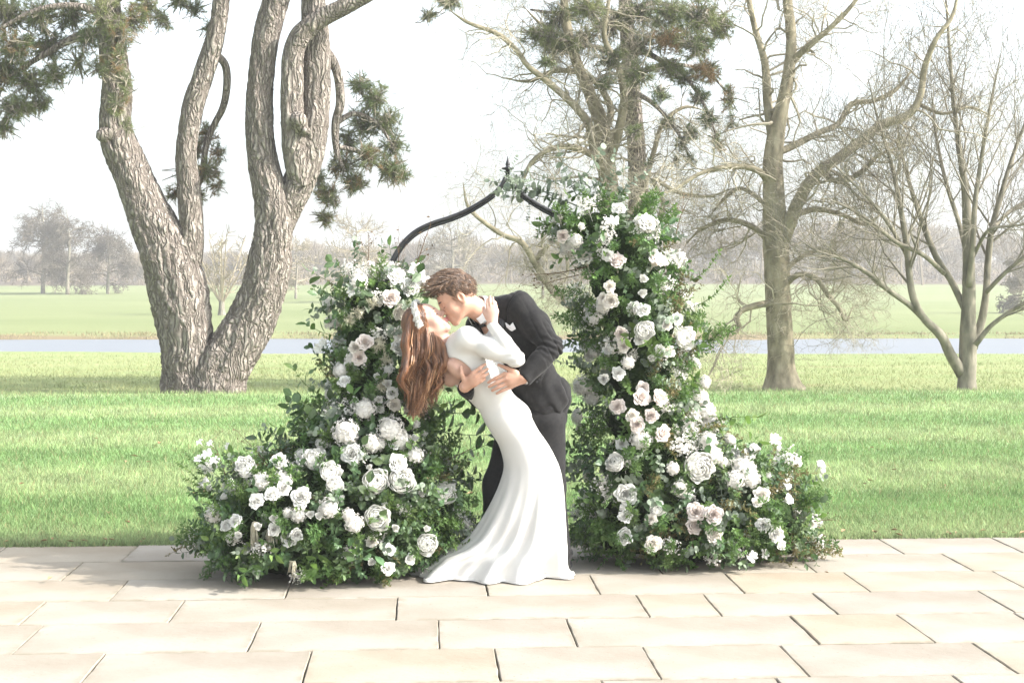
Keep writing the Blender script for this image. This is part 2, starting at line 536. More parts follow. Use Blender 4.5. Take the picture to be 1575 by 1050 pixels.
# local frame of the terrace: x = u, y = -v
terrace.data.vertices.foreach_set('co', np.array([(-9, .02, -.022), (9, .02, -.022), (9, -6.6, -.022), (-9, -6.6, -.022)], np.float32).ravel())
terrace.data.update()
def slab(u0, u1, v0, v1, k):
    g = 0.0021 + 0.0012 * random.random()
    u0 += g; u1 -= g; v0 += g; v1 -= g
    b = 0.004
    dz = random.uniform(-.0022, .0022)
    cx, cy = (u0 + u1) / 2, -(v0 + v1) / 2
    hx, hy = (u1 - u0) / 2, (v1 - v0) / 2
    # a slightly wavy outline (riven edges), chamfered
    ring = []
    nU, nV = max(4, int(hx * 14)), 6
    for t in np.linspace(-1, 1, nU, endpoint=False): ring.append((t * hx, -hy))
    for t in np.linspace(-1, 1, nV, endpoint=False): ring.append((hx, t * hy))
    for t in np.linspace(1, -1, nU, endpoint=False): ring.append((t * hx, hy))
    for t in np.linspace(1, -1, nV, endpoint=False): ring.append((-hx, t * hy))
    ring = np.array(ring)
    ring += rng.normal(size=ring.shape) * 0.0013
    n = len(ring)
    lo = np.c_[ring, np.full(n, -.035)]
    md = np.c_[ring, np.full(n, -b + dz)]
    inn = ring * np.array([(hx - b) / hx, (hy - b) / hy])
    hi = np.c_[inn, np.full(n, dz)]
    V = np.concatenate([lo, md, hi, [[0, 0, dz]]])
    i = np.arange(n); j = (i + 1) % n
    Q = np.concatenate([np.stack([i, j, n + j, n + i], -1), np.stack([n + i, n + j, 2 * n + j, 2 * n + i], -1)])
    T = np.stack([2 * n + i, 2 * n + j, np.full(n, 3 * n)], -1)
    return obj('paving_slab', make_mesh('paving_slab', V, [Q, T]), SANDSTONE, terrace, (cx, cy, 0))
for r_ in range(len(rows) - 1):
    v0, v1 = rows[r_], rows[r_ + 1]
    us = sorted(to_uv(*j)[0] for j in joints.get(r_, []))
    if not us:
        us = [random.uniform(-.8, 0)]
    while us[-1] < 6.5: us.append(us[-1] + random.uniform(0.55, 1.15))
    while us[0] > -6.5: us.insert(0, us[0] - random.uniform(0.55, 1.15))
    for a, c in zip(us[:-1], us[1:]):
        slab(a, c, v0, v1, r_)

# ---------------- mown lawn
def lawn_material(name, blades):
    m = bpy.data.materials.new(name); m.use_nodes = True
    nt = m.node_tree; N, L = nt.nodes, nt.links
    b = N['Principled BSDF']; b.inputs['Roughness'].default_value = 0.7; b.inputs['Specular IOR Level'].default_value = 0.25
    tc = N.new('ShaderNodeTexCoord'); sep = N.new('ShaderNodeSeparateXYZ'); L.new(tc.outputs['Object'], sep.inputs[0])
    wob = N.new('ShaderNodeTexNoise'); wob.inputs['Scale'].default_value = 0.7; wob.inputs['Detail'].default_value = 4
    L.new(tc.outputs['Object'], wob.inputs['Vector'])
    ml = N.new('ShaderNodeMath'); ml.operation = 'MULTIPLY_ADD'; ml.inputs[1].default_value = 1.5; ml.inputs[2].default_value = -0.75 - 1.5
    L.new(wob.outputs[0], ml.inputs[0])
    ad = N.new('ShaderNodeMath'); ad.operation = 'ADD'; L.new(sep.outputs['Y'], ad.inputs[0]); L.new(ml.outputs[0], ad.inputs[1])
    sc = N.new('ShaderNodeMath'); sc.operation = 'MULTIPLY'; sc.inputs[1].default_value = 2 * math.pi / 3.12; L.new(ad.outputs[0], sc.inputs[0])
    cs = N.new('ShaderNodeMath'); cs.operation = 'COSINE'; L.new(sc.outputs[0], cs.inputs[0])
    mr = N.new('ShaderNodeMapRange'); mr.inputs['From Min'].default_value = -0.8; mr.inputs['From Max'].default_value = 0.8; L.new(cs.outputs[0], mr.inputs['Value'])
    mx = N.new('ShaderNodeMix'); mx.data_type = 'RGBA'
    mx.inputs['A'].default_value = (0.255, 0.325, 0.15, 1); mx.inputs['B'].default_value = (0.185, 0.285, 0.112, 1)
    L.new(mr.outputs[0], mx.inputs['Factor'])
    big = N.new('ShaderNodeTexNoise'); big.inputs['Scale'].default_value = 1.9; big.inputs['Detail'].default_value = 6
    L.new(tc.outputs['Object'], big.inputs['Vector'])
    rr = N.new('ShaderNodeMapRange'); rr.inputs['From Min'].default_value = 0.3; rr.inputs['From Max'].default_value = 0.7
    rr.inputs['To Min'].default_value = 0.80; rr.inputs['To Max'].default_value = 1.22; L.new(big.outputs[0], rr.inputs['Value'])
    hs = N.new('ShaderNodeHueSaturation'); L.new(mx.outputs['Result'], hs.inputs['Color'])
    if blades:
        ge = N.new('ShaderNodeNewGeometry')
        r3 = N.new('ShaderNodeMapRange'); r3.inputs['To Min'].default_value = 0.6; r3.inputs['To Max'].default_value = 1.45
        L.new(ge.outputs['Random Per Island'], r3.inputs['Value'])
        m3 = N.new('ShaderNodeMath'); m3.operation = 'MULTIPLY'; L.new(r3.outputs[0], m3.inputs[0]); L.new(rr.outputs[0], m3.inputs[1])
        L.new(m3.outputs[0], hs.inputs['Value'])
        dry = N.new('ShaderNodeMath'); dry.operation = 'GREATER_THAN'; dry.inputs[1].default_value = 0.90
        L.new(ge.outputs['Random Per Island'], dry.inputs[0])
        dm = N.new('ShaderNodeMix'); dm.data_type = 'RGBA'; L.new(dry.outputs[0], dm.inputs['Factor'])
        L.new(hs.outputs[0], dm.inputs['A']); dm.inputs['B'].default_value = (0.30, 0.27, 0.14, 1)
        col = dm.outputs['Result']
        tr = N.new('ShaderNodeBsdfTranslucent'); L.new(col, tr.inputs['Color'])
        ms = N.new('ShaderNodeMixShader'); ms.inputs[0].default_value = 0.35
        L.new(b.outputs[0], ms.inputs[1]); L.new(tr.outputs[0], ms.inputs[2]); L.new(ms.outputs[0], N['Material Output'].inputs['Surface'])
    else:
        L.new(rr.outputs[0], hs.inputs['Value']); col = hs.outputs[0]
    L.new(col, b.inputs['Base Color'])
    return m
lawn = structure(obj('lawn', make_mesh('lawn', [(-26, 0.03, -.004), (26, 0.03, -.004), (26, 12.2, -.004), (-26, 12.2, -.004)], np.array([[0, 1, 2, 3]])), lawn_material('lawn', False), loc=TO, rot=(0, 0, TA)))
def grass_blades():
    n = 330000
    g = np.random.default_rng(3)
    y = 1.0 / (1 / 9.43 + (1 / 21.8 - 1 / 9.43) * g.random(n)) - 9.423 + 0.0
    x = (g.random(n) * 2 - 1) * (0.40 * (y + 9.4) + 0.5)
    m = 26000                                              # the fringe along the paving
    x = np.concatenate([x, (g.random(m) * 2 - 1) * 4.6]); y = np.concatenate([y, np.abs(g.normal(size=m)) * 0.12 - 0.022 + 0.014 * np.sin(np.arange(m) * 0.7)])
    n += m
    stripe = np.cos((y - 1.5) * 2 * math.pi / 3.12)
    h = (0.022 + 0.030 * g.random(n)) * (1 + 0.03 * y)
    h[-m:] *= 0.9
    a = g.random(n) * 2 * math.pi
    w = (0.0022 + 0.002 * g.random(n)) * (1 + 0.05 * y)
    lean = np.stack([g.normal(size=n) * 0.45, g.normal(size=n) * 0.38 - 0.25 * stripe, np.ones(n)], -1) * h[:, None]
    B = np.stack([x, y, np.full(n, -.006)], -1)
    d = np.stack([np.cos(a), np.sin(a), 0 * a], -1) * w[:, None]
    V = np.stack([B - d, B + d, B + lean], 1).reshape(-1, 3)
    T = np.arange(3 * n).reshape(-1, 3)
    o = obj('lawn_grass', make_mesh('lawn_grass', V, T), lawn_material('grass_blade', True), loc=TO, rot=(0, 0, TA))
    o['kind'] = 'stuff'; o['label'] = 'short mown grass blades of the striped green lawn'; o['category'] = 'grass'
grass_blades()
def meadow_tufts():
    n = 60000
    g = np.random.default_rng(33)
    y = 1.0 / (1 / 21.7 + (1 / 47.0 - 1 / 21.7) * g.random(n))
    x = (g.random(n) * 2 - 1) * (0.40 * y + 1)
    h = 0.03 + 0.08 * g.random(n) ** 2
    a = g.random(n) * 2 * math.pi
    w = 0.004 + 0.006 * g.random(n)
    B = np.stack([x, y, ground_z(x, y) - 0.01], -1)
    d = np.stack([np.cos(a), np.sin(a), 0 * a], -1) * w[:, None]
    lean = np.stack([g.normal(size=n) * 0.6, g.normal(size=n) * 0.6, np.ones(n)], -1) * h[:, None]
    V = np.stack([B - d, B + d, B + lean], 1).reshape(-1, 3)
    o = obj('rough_grass', make_mesh('rough_grass', V, np.arange(3 * n).reshape(-1, 3)),
            mat('rough_grass', (0.20, 0.25, 0.10), 0.9, (0.33, 0.33, 0.17), scale=1.3, transl=0.3))
    o['kind'] = 'stuff'; o['label'] = 'rough pale grass of the meadow before the lake'; o['category'] = 'grass'
meadow_tufts()
def leaf_litter():
    g = np.random.default_rng(9)
    b = Buf()
    n = 170
    for i in range(n):
        if i < 120:
            x, y = g.uniform(-4.2, 4.2), abs(g.normal()) * 0.07 - (0.0 if i % 9 else g.uniform(0.05, 1.6))
        else:
            y = g.uniform(0.2, 6); x = g.uniform(-1, 1) * (0.34 * (y + 9.4))
        s = g.uniform(0.010, 0.028) if i < 120 else g.uniform(0.02, 0.04)
        a = g.random() * 6.28
        e = np.array([math.cos(a), math.sin(a), 0]); f = np.array([-math.sin(a), math.cos(a), 0])
        c = np.array([x, y, 0.016 + 0.015 * g.random()]); up = np.array([0, 0, 1])
        V = [c - e * s, c - f * s * .5 + up * s * .4, c + e * s + up * s * .3, c + f * s * .5 + up * s * .5, c]
        b.add(V, [[0, 1, 4], [1, 2, 4], [2, 3, 4], [3, 0, 4]])
    o = obj('leaf_litter', b.mesh('leaf_litter'), mat('dry_leaf', (0.20, 0.12, 0.06), 0.8, (0.36, 0.26, 0.15), scale=3), loc=TO, rot=(0, 0, TA))
    o['kind'] = 'stuff'; o['label'] = 'dry brown fallen leaves along the lawn edge'; o['category'] = 'leaves'
leaf_litter()

def bank_reeds():
    g = np.random.default_rng(55)
    n = 16000
    x = g.uniform(-32, 32, n); y = g.uniform(58.3, 61.2, n)
    z = ground_z(x, y)
    k = (z > -.83) & (vnoise(np.stack([x / 1.3, y / 3, 0 * x], -1), 4) + 0.5 * g.random(n) > 0.0)
    x, y, z = x[k], y[k], z[k]; n = len(x)
    h = 0.04 + 0.13 * g.random(n) ** 2.2
    a = g.random(n) * 6.28; d = np.stack([np.cos(a), np.sin(a), 0 * a], -1) * 0.018
    B = np.stack([x, y, z - .02], -1)
    lean = np.stack([g.normal(size=n) * .35, g.normal(size=n) * .35, np.ones(n)], -1) * h[:, None]
    V = np.stack([B - d, B + d, B + lean], 1).reshape(-1, 3)
    o = obj('bank_reeds', make_mesh('bank_reeds', V, np.arange(3 * n).reshape(-1, 3)), mat('dead_reed', (0.20, 0.17, 0.09), 0.9, (0.32, 0.28, 0.16), scale=0.4, transl=0.2))
    o['kind'] = 'stuff'; o['label'] = 'tan dead reeds along the far bank of the lake'; o['category'] = 'reeds'
bank_reeds()

# ---------------- the wood on the far rise
def woodland():
    g = np.random.default_rng(21)
    px = np.concatenate([g.uniform(-420, 2000, 520)])
    Y = g.uniform(203, 300, len(px)) + 7 * np.sin(px / 61.0)
    top = np.interp(px, [-400, 0, 40, 150, 260, 400, 480, 560, 640, 690, 760, 880, 1000, 1080, 1200, 1330, 1450, 1575, 2000],
                    [385, 388, 395, 402, 398, 385, 372, 380, 372, 352, 372, 372, 360, 345, 334, 332, 342, 352, 345])
    X = (px - 787.5) / F * Y
    z0 = ground_z(X, Y)
    H = EYE + (HOR - top) / F * Y - z0
    H = np.maximum(H * g.uniform(0.58, 1.12, len(px)), 3.0)
    b = Buf()
    m = 430
    # twigs: slender blades pushed outward and upward through every crown
    N = len(px)
    u = unit(g.normal(size=(N, m, 3))); u[..., 2] = np.abs(u[..., 2]) * 1.0 - 0.35
    rad = g.random((N, m, 1)) ** 0.45
    wid = (H * 0.36)[:, None]
    C = np.stack([X, Y, z0 + H * 0.56], -1)[:, None]
    P = C + u * rad * np.stack([wid, wid, (H * 0.44)[:, None]], -1)
    D = unit(u + np.array([0, 0, 0.9]) + 0.5 * g.normal(size=(N, m, 3)))
    L = (0.6 + 1.5 * g.random((N, m, 1))) * 0.9
    side = unit(np.cross(D, g.normal(size=(N, m, 3)))) * (0.03 + 0.05 * g.random((N, m, 1)))
    V = np.stack([P - side, P + side, P + D * L], 2).reshape(-1, 3)
    b.add(V, np.arange(len(V)).reshape(-1, 3))
    # trunks
    Pt = np.stack([np.stack([X, Y, z0 - 0.3], -1), np.stack([X + g.normal(size=N) * .3, Y, z0 + H * 0.4], -1), np.stack([X + g.normal(size=N) * .6, Y, z0 + H * 0.9], -1)], 1)
    rt = np.stack([H * 0.022, H * 0.016, H * 0.004], 1)
    vt, qt = tubes(Pt, rt, 5)
    b.add(vt, None, qt)
    # undergrowth
    n2 = 26000
    px2 = g.uniform(-420, 2000, n2); Y2 = g.uniform(202, 290, n2); X2 = (px2 - 787.5) / F * Y2
    P2 = np.stack([X2, Y2, ground_z(X2, Y2) + g.random(n2) * 1.6], -1)
    D2 = unit(g.normal(size=(n2, 3)) + np.array([0, 0, 1.2])) * (0.7 + g.random((n2, 1)))
    s2 = unit(np.cross(D2, g.normal(size=(n2, 3)))) * 0.09
    V2 = np.stack([P2 - s2, P2 + s2, P2 + D2], 1).reshape(-1, 3)
    b.add(V2, np.arange(len(V2)).reshape(-1, 3))
    o = obj('woodland', b.mesh('woodland'), mat('winter_wood', (0.135, 0.105, 0.070), 0.9, (0.215, 0.17, 0.112), scale=0.05))
    o['kind'] = 'stuff'; o['label'] = 'leafless brown wood along the far rise behind the lake'; o['category'] = 'woodland'
woodland()
# ================================================================== smooth solids (distance fields turned into meshes)
class Field:
    def __init__(self, lo, hi, h):
        self.lo = np.asarray(lo, float); self.h = h
        self.n = np.maximum(4, np.ceil((np.asarray(hi, float) - self.lo) / h).astype(int) + 1)
        self.F = np.full(self.n, 1.0, np.float32)
    def _box(self, lo, hi):
        a = np.clip(np.floor((lo - self.lo) / self.h).astype(int), 0, self.n - 1)
        b = np.clip(np.ceil((hi - self.lo) / self.h).astype(int) + 1, 1, self.n)
        if np.any(b <= a): return None
        sl = tuple(slice(int(x), int(y)) for x, y in zip(a, b))
        ax = [self.lo[i] + self.h * np.arange(a[i], b[i]) for i in range(3)]
        return sl, np.stack(np.meshgrid(*ax, indexing='ij'), -1)
    def _put(self, sl, d, k, op):
        f = self.F[sl]
        if op == 'sub':
            d = -d
            if k > 0:
                h = np.clip(0.5 - 0.5 * (f - d) / k, 0, 1)
                self.F[sl] = f * (1 - h) + d * h + k * h * (1 - h)
            else:
                self.F[sl] = np.maximum(f, d)
        elif op == 'and':
            self.F[sl] = np.maximum(f, d)
        else:
            if k > 0:
                h = np.clip(0.5 + 0.5 * (f - d) / k, 0, 1)
                self.F[sl] = f * (1 - h) + d * h - k * h * (1 - h)
            else:
                self.F[sl] = np.minimum(f, d)
    def cone(self, a, b, ra, rb=None, k=0.02, op='add', flat=None):
        a = np.asarray(a, float); b = np.asarray(b, float); rb = ra if rb is None else rb
        m = max(ra, rb) + k + 3 * self.h + (0.03 if op == 'add' else 0)
        bx = self._box(np.minimum(a, b) - m, np.maximum(a, b) + m)
        if bx is None: return
        sl, P = bx
        ba = b - a
        t = np.clip(((P - a) @ ba) / (ba @ ba + 1e-12), 0, 1)
        d = P - a - t[..., None] * ba
        if flat is not None:                      # (axis, factor): squash the section along an axis
            ax, fc = flat
            ax = unit(ax); q = d @ ax
            d = d + (q * (1.0 / fc - 1.0))[..., None] * ax
        self._put(sl, np.linalg.norm(d, axis=-1) - (ra + (rb - ra) * t), k, op)
    def ellipsoid(self, c, r, M=None, k=0.02, op='add'):
        """M rows = local axes."""
        c = np.asarray(c, float); r = np.asarray(r, float); M = np.eye(3) if M is None else np.asarray(M, float)
        ext = np.sqrt(((M * r[:, None]) ** 2).sum(0)) + k + 3 * self.h + (0.03 if op == 'add' else 0)
        bx = self._box(c - ext, c + ext)
        if bx is None: return
        sl, P = bx
        q = (P - c) @ M.T
        k0 = np.linalg.norm(q / r, axis=-1); k1 = np.linalg.norm(q / r ** 2, axis=-1) + 1e-9
        self._put(sl, np.where(k0 < 1e-4, -r.min(), k0 * (k0 - 1) / k1), k, op)
    def chain(self, pts, k=0.02, **kw):
        for p, q in zip(pts[:-1], pts[1:]):
            self.cone(p[:3], q[:3], p[3], q[3], k, **kw)
    def mesh(self):
        F_ = self.F
        ins = F_ < 0
        c = [ins[a:ins.shape[0] - 1 + a, b:ins.shape[1] - 1 + b, d:ins.shape[2] - 1 + d] for a in (0, 1) for b in (0, 1) for d in (0, 1)]
        cnt = sum(x.astype(np.int8) for x in c)
        act = np.argwhere((cnt > 0) & (cnt < 8))
        vid = np.full(np.array(F_.shape) - 1, -1, np.int32)
        vid[act[:, 0], act[:, 1], act[:, 2]] = np.arange(len(act))
        offs = np.array([(a, b, d) for a in (0, 1) for b in (0, 1) for d in (0, 1)])
        val = np.stack([F_[act[:, 0] + o[0], act[:, 1] + o[1], act[:, 2] + o[2]] for o in offs], 1)
        S = np.zeros((len(act), 3)); Nn = np.zeros(len(act))
        for i in range(8):
            for j in range(i + 1, 8):
                if np.abs(offs[i] - offs[j]).sum() != 1: continue
                a, b = val[:, i], val[:, j]
                m = (a < 0) != (b < 0)
                t = np.where(m, a / (a - b + 1e-12), 0)
                S += m[:, None] * (offs[i] + t[:, None] * (offs[j] - offs[i])); Nn += m
        V = self.lo + self.h * (act + S / Nn[:, None])
        Q = []
        for ax in range(3):
            u, w = (ax + 1) % 3, (ax + 2) % 3
            s0 = [slice(None)] * 3; s1 = [slice(None)] * 3
            s0[ax] = slice(0, -1); s1[ax] = slice(1, None)
            A, B = ins[tuple(s0)], ins[tuple(s1)]
            for flip in (False, True):
                e = np.argwhere((A & ~B) if not flip else (~A & B))
                e = e[(e[:, u] > 0) & (e[:, w] > 0) & (e[:, u] < self.n[u] - 1) & (e[:, w] < self.n[w] - 1)]
                if not len(e): continue
                def at(du, dw):
                    q = e.copy(); q[:, u] += du; q[:, w] += dw
                    return vid[q[:, 0], q[:, 1], q[:, 2]]
                f = np.stack([at(-1, -1), at(0, -1), at(0, 0), at(-1, 0)], -1)
                Q.append(f[:, ::-1] if flip else f)
        Q = np.concatenate(Q)
        return V, Q[(Q >= 0).all(1)]

def relax(V, Q, it=2, lam=0.5):
    n = len(V)
    for _ in range(it):
        S = np.zeros_like(V); c = np.zeros(n)
        for i in range(4):
            a, b = Q[:, i], Q[:, (i + 1) % 4]
            np.add.at(S, a, V[b]); np.add.at(c, a, 1); np.add.at(S, b, V[a]); np.add.at(c, b, 1)
        V = V + lam * (S / np.maximum(c, 1)[:, None] - V)
    return V
# ================================================================== trees
BARK_PINE = mat('pine_bark', (0.10, 0.075, 0.060), 0.95, (0.33, 0.265, 0.215), scale=7, bump=0.9, bump_scale=16, stretch=(1, 1, 0.30), detail=8, contrast=(0.33, 0.60), spec=0.1)
def fissured(name, dark, light, scale, stretch, moss=None):
    m = mat(name, light, 0.95, tuple(0.75 * c for c in light), scale=9, spec=0.08)
    nt = m.node_tree; N, L = nt.nodes, nt.links
    b = [n for n in N if n.type == 'BSDF_PRINCIPLED'][0]
    src = b.inputs['Base Color'].links[0].from_socket
    tc = N.new('ShaderNodeTexCoord')
    nz = N.new('ShaderNodeTexNoise'); nz.inputs['Scale'].default_value = 3.5; nz.inputs['Detail'].default_value = 4
    L.new(tc.outputs['Object'], nz.inputs['Vector'])
    vm = N.new('ShaderNodeVectorMath'); vm.operation = 'MULTIPLY_ADD'; vm.inputs[1].default_value = (0.22, 0.22, 0.22)
    L.new(nz.outputs['Color'], vm.inputs[0]); L.new(tc.outputs['Object'], vm.inputs[2])
    mp = N.new('ShaderNodeMapping'); mp.inputs['Scale'].default_value = stretch
    L.new(vm.outputs[0], mp.inputs['Vector'])
    vo = N.new('ShaderNodeTexVoronoi'); vo.feature = 'DISTANCE_TO_EDGE'; vo.inputs['Scale'].default_value = scale
    L.new(mp.outputs[0], vo.inputs['Vector'])
    r = N.new('ShaderNodeValToRGB'); r.color_ramp.elements[0].position = 0.0; r.color_ramp.elements[1].position = 0.32
    L.new(vo.outputs['Distance'], r.inputs[0])
    mx = N.new('ShaderNodeMix'); mx.data_type = 'RGBA'; mx.inputs['A'].default_value = (*dark, 1)
    L.new(r.outputs[0], mx.inputs['Factor']); L.new(src, mx.inputs['B'])
    n2 = N.new('ShaderNodeTexNoise'); n2.inputs['Scale'].default_value = 45; n2.inputs['Detail'].default_value = 6
    L.new(mp.outputs[0], n2.inputs['Vector'])
    ad = N.new('ShaderNodeMath'); ad.operation = 'MULTIPLY_ADD'; ad.inputs[1].default_value = 0.35
    L.new(n2.outputs[0], ad.inputs[0]); L.new(r.outputs[0], ad.inputs[2])
    bp = N.new('ShaderNodeBump'); bp.inputs['Strength'].default_value = 1.0; bp.inputs['Distance'].default_value = 0.035
    L.new(ad.outputs[0], bp.inputs['Height']); L.new(bp.outputs[0], b.inputs['Normal'])
    L.new(mx.outputs['Result'], b.inputs['Base Color'])
    return m
BARK_PINE = fissured('pine_bark', (0.15, 0.125, 0.108), (0.36, 0.32, 0.282), 18.0, (1, 1, 0.105))
BARK_PLANE = mat('plane_bark', (0.175, 0.15, 0.105), 0.9, (0.37, 0.325, 0.235), scale=9, bump=0.5, bump_scale=20, stretch=(1, 1, 0.45), detail=6, spec=0.1)
BARK_MOSS = mat('mossy_bark', (0.20, 0.175, 0.12), 0.9, (0.36, 0.32, 0.235), scale=6, bump=0.4, bump_scale=20, spec=0.1)
BARK_GREY = mat('grey_bark', (0.13, 0.12, 0.092), 0.9, (0.26, 0.235, 0.185), scale=9, bump=0.5, bump_scale=22, stretch=(1, 1, 0.4), spec=0.1)
TWIG_PLANE = mat('plane_twig', (0.28, 0.245, 0.185), 0.9, (0.40, 0.355, 0.275), scale=2)
TWIG_GREY = mat('grey_twig', (0.17, 0.15, 0.12), 0.9, (0.26, 0.23, 0.18), scale=2)
NEEDLE = mat('pine_needles', (0.12, 0.16, 0.07), 0.6, (0.235, 0.25, 0.115), scale=1.6, transl=0.4)
NEEDLE_DRY = mat('dry_pine_needles', (0.24, 0.16, 0.085), 0.8, (0.33, 0.24, 0.14), scale=2.0, transl=0.35)

def limb_mesh(name, ctrl, Y, rough=0.0, sides=14, step=0.08, flare=0.0, seed=0, moss=None):
    """ctrl: rows (px, py, width_px[, dY]). Returns mesh, points, radii (in world metres)."""
    C = []
    for c in ctrl:
        dY = c[3] if len(c) > 3 else 0.0
        p = W(c[0], c[1], Y + dY)
        C.append([*p, c[2] * 0.5 / F * (Y + dY)])
    C = np.array(C)
    ln = np.sum(np.linalg.norm(np.diff(C[:, :3], axis=0), axis=1))
    n = max(6, int(ln / step))
    S = spline(C, n)
    P, r = S[:, :3], np.maximum(S[:, 3], 0.003)
    V, T, Qd = tube(P, r, sides)
    if rough > 0:
        # ridged, fissured bark: plates run along the stem
        nn = n * sides
        a = np.tile(np.arange(sides) / sides * 2 * math.pi, n)
        s = np.repeat(np.concatenate([[0], np.cumsum(np.linalg.norm(np.diff(P, axis=0), axis=1))]), sides)
        rr = np.repeat(r, sides)
        base = V[:nn]
        nrm = unit(base - np.repeat(P, sides, 0))
        tw = a + 0.5 * fbm(np.stack([s * 0.9, 0 * s, 0 * s + seed], -1), 1, 2)
        k = np.clip(rr * 16, 1.2, 9)
        f1 = 1 - np.abs(fbm(np.stack([np.cos(tw) * k * 1.25, np.sin(tw) * k * 1.25, s * 2.6], -1), seed, 3)) * 2.4
        f2 = fbm(np.stack([np.cos(a) * 1.6, np.sin(a) * 1.6, s * 1.4], -1), seed + 9, 2)
        V[:nn] = base + nrm * ((f1 - 0.35) * rough * (0.55 + rr * 2.2) + f2 * rr * 0.13)[:, None]
    return make_mesh(name, V, [T, Qd], True), P, r

def needle_mesh(name, centers, g, tufts=70, needles=26, L=0.12, wid=0.0034, droop=0.0):
    """Tufts of needles spread through soft clumps: centers rows (x,y,z,rx,rz)."""
    Bp, Tp = [], []
    twP = []
    for c in centers:
        k = int(tufts * (c[3] / 0.35) ** 1.6)
        u = unit(g.normal(size=(k, 3))) * (g.random((k, 1)) ** 0.5)
        p = np.array(c[:3]) + u * np.array([c[3], c[3] * 0.9, c[4]])
        d = unit(u * 1.0 + g.normal(size=(k, 3)) * 0.6 + np.array([0, 0, 0.25 - droop]))
        Bp.append(p); Tp.append(d)
        # the twig each tuft sits on
        q = p - d * 0.22 + g.normal(size=p.shape) * 0.03
        q2 = np.array(c[:3]) + (p - np.array(c[:3])) * 0.35
        twP.append(np.stack([q2, (q + q2) / 2 + g.normal(size=p.shape) * 0.02, q, p], 1))
    p = np.concatenate(Bp); d = np.concatenate(Tp)
    K = len(p)
    nd = unit(d[:, None] * 0.9 + unit(g.normal(size=(K, needles, 3))) * 0.85)
    along = (g.random((K, needles, 1)) - 0.75) * 0.13
    base = p[:, None] + d[:, None] * along
    ln = L * (0.7 + 0.6 * g.random((K, needles, 1)))
    side = unit(np.cross(nd, g.normal(size=nd.shape))) * wid
    V = np.stack([base - side, base + side, base + nd * ln], 2).reshape(-1, 3)
    return make_mesh(name, V, np.arange(len(V)).reshape(-1, 3)), np.concatenate(twP)

def clump_rows(lst, Y, g, spreadY=0.5):
    out = []
    for c in lst:
        Yc = Y + (c[4] if len(c) > 4 else g.normal() * spreadY)
        p = W(c[0], c[1], Yc)
        s = Yc / F
        out.append([*p, c[2] * s, c[3] * s])
    return out

